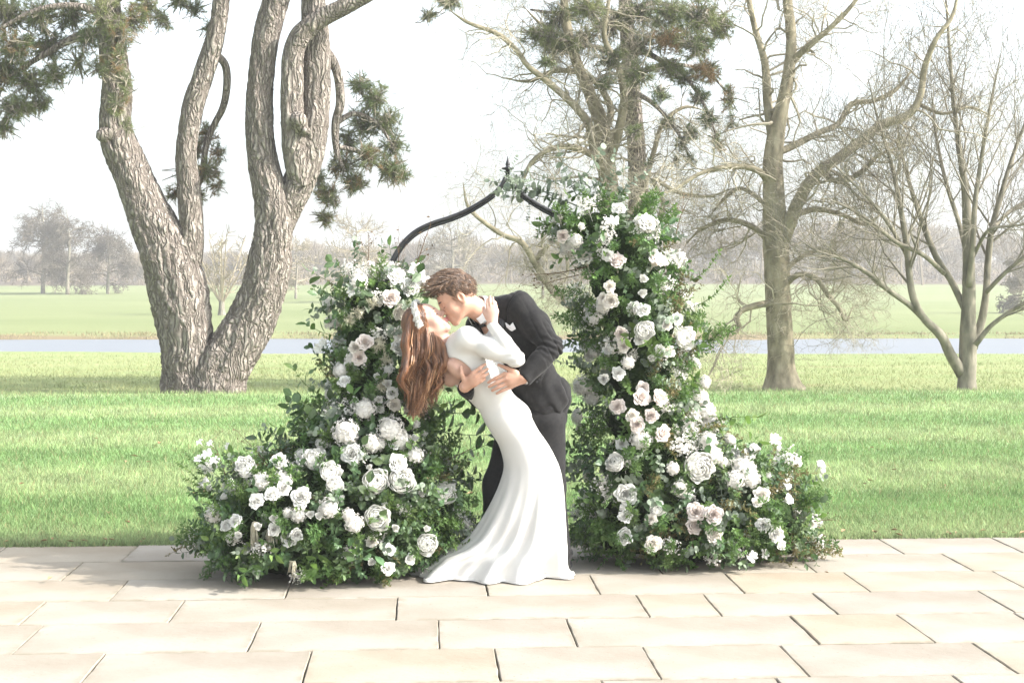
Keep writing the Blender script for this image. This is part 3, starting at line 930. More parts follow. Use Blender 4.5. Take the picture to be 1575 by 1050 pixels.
def build_pine():
    Y = 22.0
    base = W(318, 602, Y); base[2] = -0.08
    t = thing('pine_tree', 'large pine with thick fissured stems forking from one base beside the lake', 'tree', base)
    g = np.random.default_rng(5)
    stems = [
        ('trunk', [(292, 612, 84), (291, 560, 78), (284, 500, 80), (272, 440, 82), (254, 385, 74), (232, 335, 64), (207, 275, 54), (184, 225, 52), (177, 190, 46), (180, 140, 43), (172, 70, 39), (164, 0, 36), (158, -70, 32), (150, -180, 24)], 72, 0.034),
        ('trunk', [(326, 612, 96), (338, 570, 84), (368, 525, 74), (396, 470, 66), (413, 410, 62), (421, 350, 54), (417, 305, 50), (404, 250, 44), (399, 190, 40), (402, 120, 37), (410, 55, 37), (428, -10, 36), (440, -90, 30), (450, -190, 22)], 72, 0.034),
        ('limb', [(268, 455, 48), (286, 405, 44), (294, 365, 36), (291, 300, 34), (287, 240, 32), (296, 170, 31), (313, 115, 30), (330, 60, 28), (341, 0, 26), (348, -70, 22), (352, -150, 16)], 48, 0.024),
        ('limb', [(424, 365, 40, .05), (440, 320, 46, .08), (462, 275, 48, .1), (479, 220, 46, .12), (486, 150, 42, .12), (487, 80, 40, .12), (482, 0, 36, .1), (480, -80, 30), (478, -180, 22)], 48, 0.026),
        ('limb', [(463, 285, 34, 0), (455, 240, 36, -.08), (450, 190, 34, -.12), (449, 140, 33, -.12), (450, 90, 32, -.12), (462, 55, 30, -.15), (495, 28, 27, -.2), (535, 8, 24, -.25), (580, -15, 20, -.3), (660, -60, 14, -.4)], 40, 0.022),
        ('limb', [(330, 82, 12, .05), (346, 100, 12, .15), (349, 130, 12, .2), (343, 165, 11, .25), (328, 195, 10, .3), (317, 225, 10, .3), (312, 262, 8, .3), (306, 290, 4, .3)], 12, 0.004),
        ('limb', [(494, 70, 15, .2), (512, 95, 15, .3), (521, 125, 14, .35), (523, 160, 14, .4), (516, 190, 13, .45), (517, 230, 9, .5), (530, 265, 5, .5)], 12, 0.004),
        ('limb', [(516, 190, 9, .45), (545, 175, 8, .5), (580, 190, 6, .6), (605, 225, 4, .6)], 8, 0.0),
        ('limb', [(517, 225, 8, .5), (555, 235, 7, .6), (590, 262, 4, .6)], 8, 0.0),
        ('limb', [(178, 60, 20, .2), (140, 50, 15, .2), (95, 68, 11, .1), (50, 95, 8, 0), (10, 120, 5, 0)], 12, 0.004),
        ('limb', [(172, 30, 14, -.2), (120, 10, 11, -.3), (60, 15, 8, -.4), (0, 45, 6, -.4), (-50, 80, 4, -.4)], 12, 0.004),
        ('limb', [(166, 10, 14, -.1), (205, -15, 10, -.2), (250, -10, 6, -.3)], 10, 0.0),
        ('knot', [(178, 205, 24, -.12), (164, 207, 25, -.16), (153, 211, 19, -.2), (150, 214, 8, -.21)], 20, 0.006),
        ('knot', [(462, 205, 24, -.1), (460, 190, 26, -.28), (457, 180, 24, -.38), (456, 175, 17, -.40)], 20, 0.006),
        ('knot', [(464, 205, 14, -.1), (469, 200, 14, -.3), (474, 205, 10, -.35)], 14, 0.004),
    ]
    for i, (nm, c, sides, rough) in enumerate(stems):
        me, P, r = limb_mesh(nm, c, Y, rough, sides, 0.026 if rough > 0.01 else 0.05, seed=31 + i)
        under(obj(nm, me, BARK_PINE), t)
    right = [(555, 130, 22, 20, .6), (575, 150, 28, 24, .5), (590, 185, 30, 26, .7), (605, 225, 24, 28, .7), (600, 260, 26, 22, .5), (560, 190, 30, 30, .8), (535, 215, 20, 30, .9),
             (565, 240, 24, 22, .4), (525, 255, 22, 22, .7), (505, 300, 22, 20, .6), (500, 335, 14, 14, .7), (545, 280, 22, 16, .6), (618, 270, 14, 14, .6), (490, 280, 14, 24, .9)]
    mid = [(318, 205, 16, 18, .4), (304, 228, 18, 18, .5), (335, 235, 14, 18, .4), (286, 262, 20, 22, .5), (320, 262, 22, 22, .3), (268, 295, 12, 14, .5), (300, 300, 18, 14, .4), (335, 285, 10, 16, .4)]
    left = [(10, 20, 40, 30, .2), (60, 25, 36, 30, .0), (110, 20, 36, 30, .3), (25, 70, 36, 30, -.2), (75, 70, 34, 30, .3), (5, 110, 40, 34, .1), (45, 125, 34, 30, .2), (85, 115, 26, 26, -.2),
            (20, 165, 34, 22, .0), (60, 160, 22, 18, .2), (5, 195, 22, 12, .1), (120, 95, 18, 30, .0), (135, 60, 22, 26, -.5), (-40, 60, 50, 50, 0), (-60, 140, 50, 40, 0)]
    top = [(160, 20, 30, 34, -.6), (185, 55, 24, 30, -.7), (175, 95, 24, 26, -.7), (190, 125, 16, 22, -.7), (180, 160, 18, 22, -.7), (195, 195, 10, 16, -.6), (225, 10, 26, 26, -.2), (250, 30, 20, 20, 0),
           (205, 30, 24, 28, -.4), (300, 15, 16, 18, .3), (275, 0, 20, 16, .2), (150, 105, 14, 18, -.5), (320, 40, 9, 10, .3)]
    high = [(x, y, 50, 34) for x, y in ((60, -60), (160, -90), (260, -60), (360, -90), (450, -120), (540, -70), (120, -160), (300, -170), (430, -220), (220, -230), (-40, -30), (640, -90))]
    tw = []
    for lst, mt, tf, sd in ((right, NEEDLE, 85, 1), (mid, NEEDLE, 60, 2), (left, NEEDLE, 85, 3), (top, NEEDLE, 70, 4), (high, NEEDLE, 60, 5)):
        gg = np.random.default_rng(50 + sd)
        me, tp = needle_mesh('crown', clump_rows(lst, Y, gg, 0.4), gg, int(tf * 1.35), 30, 0.085)
        under(obj('crown', me, mt), t); tw.append(tp)
    for lst, sd in ((mid, 8), ([right[k] for k in (4, 7, 8, 9, 10, 11)], 9), ([top[k] for k in (1, 2, 4, 8)], 10), ([left[3], left[5]], 11)):
        gg = np.random.default_rng(50 + sd)
        me, tp = needle_mesh('crown', clump_rows(lst, Y, gg, 0.4), gg, 45, 30, 0.085)
        o = under(obj('crown', me, NEEDLE_DRY), t); o['label'] = 'dry brown needles'
    tw = np.concatenate(tw)
    v, qd = tubes(tw, np.full(tw.shape[:2], 0.006) * np.array([1.6, 1.3, 1, .7]), 3)
    under(obj('twigs', make_mesh('twigs', v, qd), TWIG_GREY), t)['kind'] = 'stuff'
    return t
build_pine()

def build_bare(name, label, Y, base_px, trunk, limbs, bark, limb_bark, twig_mat, levels, seed, sides=28, rough=0.012, skirt=None):
    base = W(base_px[0], base_px[1], Y); base[2] = float(ground_z(base[0], base[1]))
    t = thing(name, label, 'tree', base)
    me, P, r = limb_mesh('trunk', trunk, Y, rough, sides, 0.05, seed=seed)
    under(obj('trunk', me, bark), t)
    polys = [(P[len(P) // 3:], r[len(r) // 3:])]
    for i, l in enumerate(limbs):
        me, P, r = limb_mesh('limb', [(c[0], c[1], c[2] * (.88 if c is not l[-1] else .3), *c[3:]) for c in l], Y, rough * 0.4, 10, 0.09, seed=seed + i + 1)
        under(obj('limb', me, limb_bark), t)
        polys.append((P, r))
    # resample to a common count, then sprout crooked twigs level by level
    PP = np.stack([spline(np.c_[p, rr], 24)[:, :3] for p, rr in polys])
    RR = np.stack([np.interp(np.linspace(0, 1, 24), np.linspace(0, 1, len(rr)), rr) for p, rr in polys])
    b = Buf()
    curP, curR = PP, RR
    first = True
    for li, lv in enumerate(levels):
        lens = lv.pop('length')
        nP, nR = sprout(curP, curR, length=lens, seed=seed * 10 + li, **lv)
        v, qd = tubes(nP, nR, 4 if li == 0 else 3)
        b.add(v, None, qd)
        curP, curR = nP, nR
    under(obj('crown', b.mesh('crown'), twig_mat), t)
    return t

build_bare('plane_tree', 'tall bare plane tree with pale flared trunk standing right of the flowers', 22.6, (1203, 597),
    [(1204, 603, 76), (1203, 592, 60), (1202, 575, 48), (1201, 550, 42), (1199, 500, 40), (1196, 440, 39), (1194, 390, 40), (1192, 340, 37), (1190, 290, 32), (1189, 250, 29), (1194, 205, 25), (1203, 165, 20), (1213, 115, 18), (1217, 60, 16), (1211, 0, 14), (1205, -60, 10), (1200, -160, 5)],
    [[(1190, 225, 18), (1181, 160, 16, .2), (1177, 100, 14, .3), (1163, 50, 11, .4), (1152, 0, 9, .5), (1140, -70, 5, .6)],
     [(1196, 395, 26), (1212, 350, 25, -.1), (1230, 305, 22, -.2), (1255, 268, 20, -.3), (1290, 243, 18, -.4), (1325, 217, 17, -.4), (1355, 192, 16, -.4), (1395, 178, 14, -.5), (1415, 150, 12, -.5), (1422, 105, 11, -.5), (1440, 60, 9, -.6), (1466, 22, 7, -.6), (1478, -40, 4, -.6)],
     [(1196, 235, 14), (1225, 222, 12, .2), (1258, 205, 11, .3), (1290, 190, 10, .4), (1310, 160, 10, .5), (1345, 155, 8, .5), (1378, 138, 7, .6), (1405, 105, 4, .6)],
     [(1184, 285, 12), (1165, 262, 11, -.2), (1120, 256, 9, -.4), (1075, 268, 7, -.6), (1040, 290, 5, -.7), (1010, 300, 3, -.8)],
     [(1186, 375, 11), (1160, 350, 10, .2), (1120, 338, 9, .4), (1080, 352, 6, .5), (1055, 375, 4, .5)],
     [(1188, 465, 13), (1162, 470, 11, -.3), (1140, 478, 10, -.4), (1133, 490, 10, -.5), (1137, 505, 8, -.5), (1122, 514, 7, -.6), (1095, 508, 5, -.7), (1060, 500, 3, -.8)],
     [(1205, 440, 12), (1228, 422, 10, -.2), (1255, 428, 9, -.4), (1272, 452, 8, -.5), (1290, 472, 7, -.6), (1301, 494, 5, -.6), (1312, 470, 3, -.6)],
     [(1217, 95, 13), (1245, 70, 11, -.2), (1275, 45, 9, -.3), (1305, 15, 8, -.4), (1340, -30, 5, -.5)],
     [(1222, 330, 12), (1255, 322, 10, .2), (1295, 330, 8, .3), (1330, 345, 7, .4), (1355, 330, 4, .5)],
     [(1265, 262, 11), (1290, 280, 9, -.5), (1325, 265, 8, -.6), (1350, 240, 6, -.7), (1385, 225, 4, -.7)],
     [(1200, 430, 8), (1225, 400, 8, .3), (1265, 385, 7, .5), (1310, 405, 5, .7), (1345, 430, 3, .8)],
     [(1192, 330, 9), (1160, 300, 8, .4), (1135, 290, 7, .6), (1110, 310, 5, .7), (1090, 335, 3, .8)],
     [(1412, 160, 8), (1450, 175, 6, -.4), (1490, 165, 5, -.3), (1530, 180, 3, -.2)]],
    BARK_PLANE, BARK_MOSS, TWIG_PLANE,
    [dict(per=20, length=1.5, n=10, spread=0.95, wander=0.42, up=-0.02, rfrac=0.34, rmin=0.0048, tmin=0.12),
     dict(per=8, length=0.66, n=8, spread=0.9, wander=0.45, up=-0.03, rfrac=0.45, rmin=0.0031),
     dict(per=5, length=0.34, n=5, spread=0.8, wander=0.4, up=0.02, rfrac=0.5, rmin=0.0024)], 101)

build_bare('plane_tree', 'bare plane tree with wide arching mossy limbs behind the right-hand flower column', 23.4, (944, 592),
    [(946, 600, 52), (945, 560, 40), (945, 480, 36), (944, 400, 34), (941, 330, 34), (936, 285, 30), (931, 235, 26), (925, 190, 22), (905, 140, 18), (885, 90, 15), (872, 40, 13), (866, -30, 9), (860, -120, 5)],
    [[(936, 285, 18), (915, 232, 17, -.2), (905, 190, 16, -.3), (880, 160, 13, -.4), (845, 128, 12, -.5), (812, 102, 10, -.6), (795, 78, 9, -.6), (765, 52, 8, -.7), (720, 35, 6, -.8), (690, 15, 3, -.9)],
     [(928, 250, 12), (905, 236, 11, -.4), (880, 226, 10, -.5), (850, 228, 9, -.6), (822, 245, 8, -.7), (808, 268, 6, -.7), (800, 300, 3, -.7)],
     [(927, 205, 14), (940, 170, 13, .3), (920, 130, 11, .4), (890, 112, 10, .5), (850, 110, 8, .5), (815, 125, 6, .6), (780, 122, 3, .6)],
     [(934, 260, 16), (952, 200, 15, -.3), (960, 150, 13, -.4), (950, 100, 11, -.5), (930, 60, 9, -.5), (935, 10, 7, -.5), (945, -50, 4, -.5)],
     [(942, 360, 12), (985, 300, 10, .3), (1005, 235, 9, .4), (1020, 190, 8, .5), (1052, 165, 6, .6), (1085, 170, 3, .6)],
     [(944, 390, 14), (990, 370, 11, -.4), (1020, 320, 9, -.5), (1005, 275, 8, -.6), (1040, 295, 7, -.6), (1090, 302, 5, -.7), (1125, 290, 3, -.7)],
     [(944, 520, 17), (925, 492, 16, -.4), (895, 478, 16, -.5), (865, 462, 15, -.6), (842, 436, 14, -.7), (822, 402, 13, -.7), (802, 372, 11, -.8), (775, 362, 9, -.8), (745, 342, 8, -.9), (720, 318, 6, -.9), (712, 280, 3, -.9)],
     [(822, 402, 9, -.7), (850, 372, 8, -.8), (870, 390, 7, -.8), (872, 425, 5, -.8), (855, 445, 3, -.8)],
     [(890, 100, 9), (870, 60, 8, .5), (835, 40, 6, .6), (805, 10, 4, .7)]],
    BARK_PLANE, BARK_MOSS, TWIG_PLANE,
    [dict(per=22, length=1.5, n=10, spread=0.95, wander=0.42, up=-0.03, rfrac=0.34, rmin=0.0048, tmin=0.1),
     dict(per=8, length=0.66, n=8, spread=0.9, wander=0.45, up=-0.04, rfrac=0.45, rmin=0.0031),
     dict(per=5, length=0.34, n=5, spread=0.8, wander=0.4, up=0.0, rfrac=0.5, rmin=0.0024)], 202)

build_bare('young_tree', 'young bare tree forking low into many straight upswept stems', 22.2, (1488, 600),
    [(1487, 606, 32), (1487, 590, 28), (1488, 560, 26), (1489, 520, 25), (1490, 470, 22), (1490, 410, 18), (1488, 350, 15), (1484, 290, 11), (1474, 220, 8), (1466, 150, 6), (1460, 70, 4), (1455, 0, 2.5)],
    [[(1480, 575, 22), (1462, 545, 19, -.1), (1447, 515, 17, -.2), (1420, 488, 14, -.3), (1404, 455, 13, -.3), (1398, 415, 12, -.3), (1394, 375, 11, -.3), (1384, 315, 9, -.4), (1372, 255, 7, -.4), (1352, 190, 5, -.5), (1335, 120, 3, -.5)],
     [(1432, 502, 11, -.2), (1400, 470, 10, -.3), (1365, 445, 9, -.5), (1335, 420, 8, -.6), (1300, 400, 6, -.7), (1255, 385, 4, -.8), (1225, 365, 2.5, -.9)],
     [(1496, 535, 17, .1), (1508, 500, 15, .2), (1516, 455, 13, .2), (1520, 400, 12, .3), (1526, 350, 11, .3), (1540, 300, 9, .3), (1556, 245, 7, .4), (1580, 180, 5, .4), (1600, 120, 3, .4)],
     [(1500, 530, 10, -.2), (1525, 500, 8, -.3), (1560, 475, 7, -.4), (1600, 450, 5, -.5), (1650, 420, 3, -.5)],
     [(1484, 475, 14, .1), (1462, 430, 12, .2), (1440, 395, 11, .2), (1420, 345, 10, .3), (1400, 285, 7, .3), (1385, 225, 5, .4), (1378, 160, 3, .4)],
     [(1490, 440, 11, -.1), (1496, 380, 10, -.2), (1500, 310, 9, -.2), (1510, 240, 7, -.2), (1524, 160, 5, -.3), (1540, 80, 3, -.3)],
     [(1489, 400, 9, .2), (1474, 340, 8, .4), (1455, 280, 7, .5), (1440, 210, 5, .6), (1432, 140, 3, .6)],
     [(1452, 420, 9), (1420, 392, 8, -.4), (1378, 372, 7, -.5), (1345, 345, 6, -.6), (1305, 320, 5, -.7), (1270, 305, 3, -.8)],
     [(1396, 395, 7), (1370, 350, 6, -.5), (1340, 310, 5, -.6), (1300, 270, 4, -.7), (1270, 240, 2.5, -.8)],
     [(1516, 450, 8), (1545, 420, 7, -.2), (1580, 390, 5, -.3), (1620, 350, 3, -.4)],
     [(1527, 350, 7), (1560, 320, 6, .6), (1600, 300, 4, .8)],
     [(1494, 400, 7), (1515, 360, 6, -.5), (1530, 350, 5, -.6), (1575, 345, 4, -.6), (1620, 330, 2.5, -.6)]],
    BARK_GREY, BARK_GREY, TWIG_GREY,
    [dict(per=16, length=1.5, n=8, spread=0.62, wander=0.13, up=0.09, rfrac=0.42, rmin=0.005, tmin=0.3),
     dict(per=6, length=0.75, n=6, spread=0.6, wander=0.14, up=0.07, rfrac=0.5, rmin=0.0038),
     dict(per=4, length=0.40, n=4, spread=0.55, wander=0.15, up=0.05, rfrac=0.55, rmin=0.003)], 303)

def build_pine_centre():
    Y = 24.2
    base = W(984, 590, Y); base[2] = float(ground_z(base[0], base[1]))
    t = thing('pine_tree', 'straight single-stemmed pine with a ragged hanging crown behind the right-hand flower column', 'tree', base)
    me, P, r = limb_mesh('trunk', [(985, 600, 44), (985, 540, 38), (985, 430, 34), (983, 330, 32), (979, 240, 28), (974, 160, 25), (967, 80, 22), (962, 0, 19), (958, -90, 13), (955, -200, 7)], Y, 0.022, 36, 0.04, seed=77)
    under(obj('trunk', me, BARK_PINE), t)
    limbs = [[(966, 70, 12), (1010, 90, 9, -.6), (1055, 120, 7, -1.2), (1085, 165, 5, -1.6), (1100, 205, 3, -1.8)],
             [(968, 90, 11), (925, 75, 8, -.6), (880, 65, 6, -1.2), (830, 55, 4, -1.6)],
             [(962, 20, 11), (1010, 5, 8, .4), (1070, 25, 6, .5), (1115, 60, 4, .5)],
             [(963, 30, 11), (915, 10, 8, .4), (860, 20, 6, .6), (815, 15, 3, .6)],
             [(972, 140, 9), (1005, 160, 7, -.8), (1040, 200, 5, -1.4), (1060, 240, 3, -1.7)],
             [(970, 115, 8), (1030, 100, 7, .5), (1085, 110, 5, .7), (1125, 150, 3, .8)]]
    for i, l in enumerate(limbs):
        me, P, r = limb_mesh('limb', l, Y, 0.004, 8, 0.09, seed=90 + i)
        under(obj('limb', me, BARK_PINE), t)
    g = np.random.default_rng(61)
    full = [(825, 55, 26, 20), (855, 70, 24, 18), (860, 30, 30, 26), (900, 15, 36, 26), (900, 60, 28, 24), (940, 40, 36, 30), (940, 90, 28, 22), (985, 20, 38, 30), (985, 70, 34, 28), (1030, 20, 36, 28), (1030, 60, 34, 26),
            (1075, 25, 36, 28), (1070, 70, 32, 26), (1110, 40, 24, 26), (985, 115, 28, 22), (930, 130, 18, 12), (1085, 110, 26, 20), (1030, 105, 26, 18), (1120, 150, 14, 24), (1125, 190, 10, 18), (1105, 225, 8, 12), (1060, 205, 14, 12),
            (962, 165, 16, 16), (975, 205, 12, 16), (1015, 145, 16, 14), (1040, 245, 8, 10), (1085, 180, 10, 12), (1000, 250, 8, 9), (840, 95, 14, 9), (690, 5, 22, 12), (660, 25, 14, 8)]
    high = [(x, y, 55, 36) for x, y in ((870, -50), (960, -60), (1050, -50), (1110, -30), (910, -120), (1010, -130), (960, -190))]
    gg = np.random.default_rng(62)
    hang = [(1050, 118, 20, 16, -1.2), (1075, 150, 18, 16, -1.5), (1092, 185, 14, 18, -1.7), (1102, 212, 10, 12, -1.8), (1030, 190, 14, 12, -1.3), (1050, 220, 12, 12, -1.6), (1062, 245, 9, 10, -1.7), (880, 66, 18, 14, -1.2), (845, 58, 18, 14, -1.5)]
    me, tp = needle_mesh('crown', clump_rows([(*c, gg.uniform(-2.4, -.2)) for c in full] + hang, Y, gg, 0.55), gg, 92, 32, 0.09, droop=0.25)
    under(obj('crown', me, NEEDLE), t)
    me, tp2 = needle_mesh('crown', clump_rows(high, Y, gg, 0.55), gg, 60, 32, 0.09)
    under(obj('crown', me, NEEDLE), t)
    dry = [full[k] for k in (12, 13, 16, 17, 18, 10, 20, 11)]
    me, _ = needle_mesh('crown', clump_rows([(*c, gg.uniform(-2.4, -.6)) for c in dry], Y, gg, 0.5), gg, 50, 32, 0.09, droop=0.4)
    under(obj('crown', me, NEEDLE_DRY), t)['label'] = 'dry brown needles'
    tw = np.concatenate([tp, tp2])
    v, qd = tubes(tw, np.full(tw.shape[:2], 0.006) * np.array([1.8, 1.4, 1, .7]), 3)
    under(obj('twigs', make_mesh('twigs', v, qd), TWIG_GREY), t)['kind'] = 'stuff'
build_pine_centre()

# ---------------- smaller trees far behind, each its own
def far_tree(name, label, px, Y, top, wide, seed, kind='bare', twigm=None, group=None):
    g = np.random.default_rng(seed)
    X = (px - 787.5) / F * Y
    z0 = float(ground_z(X, Y))
    H = EYE + (HOR - top) / F * Y - z0
    Wd = wide / F * Y
    t = thing(name, label, 'tree', (X, Y, z0), group)
    base = np.array([X, Y, z0])
    b = Buf()
    if kind == 'vase':
        ns = 9
        starts = np.repeat((base + [0, 0, H * .16])[None], ns, 0)
        P0 = []
        for i in range(ns):
            a = i / ns * 6.28 + g.random()
            d = np.array([math.cos(a) * Wd * .55, math.sin(a) * Wd * .55, H * g.uniform(.6, .85)])
            P0.append(np.stack([base + [0, 0, H * .12] + d * s + np.array([0, 0, H * .1]) * s * (1 - s) * -1 for s in np.linspace(0, 1, 8)]))
        P0 = np.array(P0); R0 = np.tile(np.linspace(H * .013, H * .004, 8), (ns, 1))
        trunkP = np.array([base - [0, 0, .2], base + [0, 0, H * .07], base + [0, 0, H * .16]])
        tr = np.array([H * .055, H * .035, H * .030])
    else:
        trunkP = np.array([base - [0, 0, .2], base + [0, 0, H * .2], base + [0.02 * H, 0, H * .55], base + [-.01 * H, 0, H * 0.97]])
        tr = np.array([H * .026, H * .02, H * .013, H * .003])
        ns = 22
        P0 = []
        for i in range(ns):
            s = g.uniform(.14, .9)
            a = g.random() * 6.28
            st = base + [0, 0, H * s]
            ln = Wd * .5 * (1.15 - 0.55 * abs(s - .4) - .4 * s) * g.uniform(.8, 1.1)
            d = np.array([math.cos(a) * ln, math.sin(a) * ln, H * g.uniform(.02, .16)])
            if kind == 'droop':
                d[2] = H * g.uniform(-.12, .08)
            P0.append(np.stack([st + d * q + np.array([0, 0, H * .04]) * q * (1 - q) * 4 * (1 if kind == 'droop' else 0) for q in np.linspace(0, 1, 8)]))
        P0 = np.array(P0); R0 = np.tile(np.linspace(H * .009, H * .003, 8), (ns, 1))
    V, T, Qd = tube(spline(np.c_[trunkP, tr], 12)[:, :3], spline(np.c_[trunkP, tr], 12)[:, 3], 9)
    under(obj('trunk', make_mesh('trunk', V, [T, Qd], True), BARK_GREY), t)
    v, qd = tubes(P0, R0, 5); b.add(v, None, qd)
    up = 0.15 if kind != 'droop' else -0.02
    P1, R1 = sprout(P0, R0, 9, H * .2, 6, spread=.8, wander=.2, up=up, rfrac=.5, seed=seed + 1, rcap=.06, rmin=.028)
    v, qd = tubes(P1, R1, 3); b.add(v, None, qd)
    P2, R2 = sprout(P1, R1, 6, H * .1, 5, spread=.8, wander=.25, up=up * .6, rfrac=.6, seed=seed + 2, rcap=.05, rmin=.026)
    v, qd = tubes(P2, R2, 3); b.add(v, None, qd)
    if kind == 'droop':
        P3, R3 = sprout(P2, R2, 3, H * .06, 4, spread=.8, wander=.25, up=-.05, rfrac=.7, seed=seed + 3, rcap=.05, rmin=.026)
        v, qd = tubes(P3, R3, 3); b.add(v, None, qd)
    under(obj('crown', b.mesh('crown'), twigm or TWIG_GREY), t)
    return t
TWIG_RUST = mat('rusty_twig', (0.095, 0.078, 0.058), 0.9, (0.135, 0.115, 0.085), scale=0.6)
TWIG_PALE = mat('pale_twig', (0.26, 0.22, 0.15), 0.9, (0.33, 0.28, 0.2), scale=1)
far_tree('parkland_tree', 'far parkland tree with tall spindly top left of the dense rusty pair', 66, 152, 312, 92, 401, 'droop', TWIG_RUST)
far_tree('parkland_tree', 'dense rusty parkland tree in the middle of the far lakeside trio', 104, 146, 318, 84, 402, 'droop', TWIG_RUST)
far_tree('parkland_tree', 'rounded rusty parkland tree right of the far trio, short clear trunk', 166, 150, 338, 88, 403, 'droop', TWIG_RUST)
far_tree('parkland_tree', 'small pale vase-shaped bare tree seen between the forked pine stems', 341, 88, 345, 96, 404, 'vase', TWIG_PALE)
far_tree('parkland_tree', 'pale bare parkland tree beyond the lake just left of the arch', 548, 118, 338, 130, 405, 'bare', TWIG_PALE)
far_tree('parkland_tree', 'grey bare parkland tree beyond the lake seen through the arch', 694, 140, 346, 110, 406, 'bare', TWIG_GREY)
far_tree('parkland_tree', 'bare parkland tree beyond the lake right of the pine, olive twigs', 455, 130, 372, 90, 407, 'bare', TWIG_PALE)
far_tree('parkland_tree', 'dark low bare tree on the far bank behind the upswept young tree', 1578, 92, 395, 90, 408, 'droop', TWIG_GREY)
far_tree('parkland_tree', 'bare parkland tree beyond the lake between the arch and the flower column', 835, 135, 362, 100, 409, 'bare', TWIG_GREY)
# ================================================================== arch and flowers
IRON = mat('black_iron', (0.018, 0.018, 0.020), 0.45, (0.035, 0.035, 0.038), scale=30, bump=0.1, bump_scale=60, spec=0.5)
AY = 8.75            # depth of the arch
def build_arch():
    s = AY / F
    cx = (781 - 787.5) * s
    base = np.array([cx, AY, 0.0])
    t = thing('garden_arch', 'black iron ogee garden arch with spiked finial, legs buried in the flowers', 'arch', base)
    half = 186 * s
    def z(py): return EYE - (py - HOR) * s
    prof = [(half, 0.0), (half, 0.5), (half, 1.0), (half, z(440)), (half * .99, z(420)), (half * .945, z(396)), (half * .866, z(373)), (half * .758, z(355)), (half * .624, z(343)),
            (half * .489, z(335)), (half * .355, z(325)), (half * .22, z(311)), (half * .113, z(297)), (half * .055, z(286)), (half * .018, z(272))]
    for sd in (-1, 1):
        for dy in (-0.008, 0.09):
            P = spline(np.array([[sd * x, dy, zz] for x, zz in prof]), 90)
            V, T, Q = tube(P, 0.0106, 10)
            obj('rail', make_mesh('rail', V, [T, Q], True), IRON, t)
        # cross bars that tie the two hoops together, and the inner strap
        for k, (x, zz) in enumerate(((half, 0.35), (half, 0.8), (half, 1.25), (half * .866, z(373)), (half * .489, z(335)), (half * .22, z(311)))):
            V, T, Q = tube(np.array([[sd * x, -0.008, zz], [sd * x, .04, zz], [sd * x, .09, zz]]), 0.006, 8)
            obj('cross_bar', make_mesh('cross_bar', V, [T, Q], True), IRON, t)
        P = spline(np.array([[sd * x * 0.985, 0.0, zz - 0.02] for x, zz in prof[4:]]), 50)
        V, T, Q = tube(P[:-6], 0.006, 8)
        obj('inner_rail', make_mesh('inner_rail', V, [T, Q], True), IRON, t)
    # finial: turned spike on a dished collar
    for dy in (0.0, ):
        zz = z(262)
        pr = [(0.0, -.035), (.012, -.03), (.012, 0), (.030, .004), (.036, .010), (.034, .014), (.016, .017), (.010, .022), (.013, .030), (.011, .042), (.006, .058), (.002, .078), (0, .080)]
        n = 18
        a = np.arange(n) / n * 6.2832
        V = np.array([[r * math.cos(q), r * math.sin(q), h] for r, h in pr for q in a])
        i = np.arange(len(pr) - 1)[:, None] * n; j = np.arange(n)[None]; j2 = (j + 1) % n
        Q = np.stack([i + j, i + j2, i + n + j2, i + n + j], -1).reshape(-1, 4)
        obj('finial', make_mesh('finial', V, Q, True), IRON, t, (0, -.004, zz))
        V, T, Q = tube(np.array([[0, 0, zz - .03], [0, .04, zz - .03], [0, .09, zz - .03]]), .008, 8)
        obj('cross_bar', make_mesh('cross_bar', V, [T, Q], True), IRON, t)
build_arch()

# ---------- flower and foliage meshes (all unit size, +Z is the way the bloom faces)
def petal_grid(b, ang, span, prof, nu=5, nv=4, ruffle=0.03, cup=0.12, mi=0, g=rng, tipcurl=0.0):
    """prof(v) -> (radius, height); a petal sector of a bloom."""
    u = np.linspace(-1, 1, nu); v = np.linspace(0, 1, nv)
    V = []
    ph = g.random() * 6.28
    for vv in v:
        r, h = prof(vv)
        wv = math.sin(math.pi * min(1, 0.18 + 0.72 * vv)) ** 0.7
        for uu in u:
            a = ang + uu * span * wv
            rr = r * (1 - cup * uu * uu) + ruffle * math.sin(3 * uu + ph) * vv
            hh = h - 0.10 * uu * uu * vv + ruffle * math.cos(4 * uu + ph) * vv - (0.12 * uu * uu if vv == 1 else 0)
            V.append((rr * math.cos(a), rr * math.sin(a), hh))
    i = np.arange(nv - 1)[:, None] * nu; j = np.arange(nu - 1)[None]
    Q = np.stack([i + j, i + j + 1, i + nu + j + 1, i + nu + j], -1).reshape(-1, 4)
    b.add(V, None, Q, mi)

def rose_mesh(seed, n=34, openness=1.0, mis=(0, 1)):
    g = np.random.default_rng(seed); b = Buf()
    for i in range(n):
        t = i / (n - 1)
        a = i * 2.39996 + g.normal() * .1
        rtop = 0.07 + 0.93 * t ** 1.15 * openness
        htop = 0.66 + 0.06 * (1 - t) - 0.26 * t ** 2.5 * openness
        rb = 0.05 + 0.25 * t
        bulge = 0.25 * t + .05
        tip = 0.30 * t
        def prof(v, rtop=rtop, htop=htop, rb=rb, bulge=bulge, tip=tip):
            r = rb + (rtop - rb) * v ** 1.2 + bulge * math.sin(math.pi * min(v * 1.05, 1)) * 0.5 + tip * max(0, v - .75)
            h = -0.45 * t + (htop + .45 * t) * math.sin(v * math.pi / 2) ** 0.9 - tip * max(0, v - .8) * 1.0
            return r, h
        petal_grid(b, a, 0.66 + 0.35 * (1 - t), prof, 6, 6, 0.02 + .03 * t, .05, mis[1] if t < 0.45 else mis[0], g)
    b.add(*calyx(g), mi=2)
    return b.mesh('rose', True)
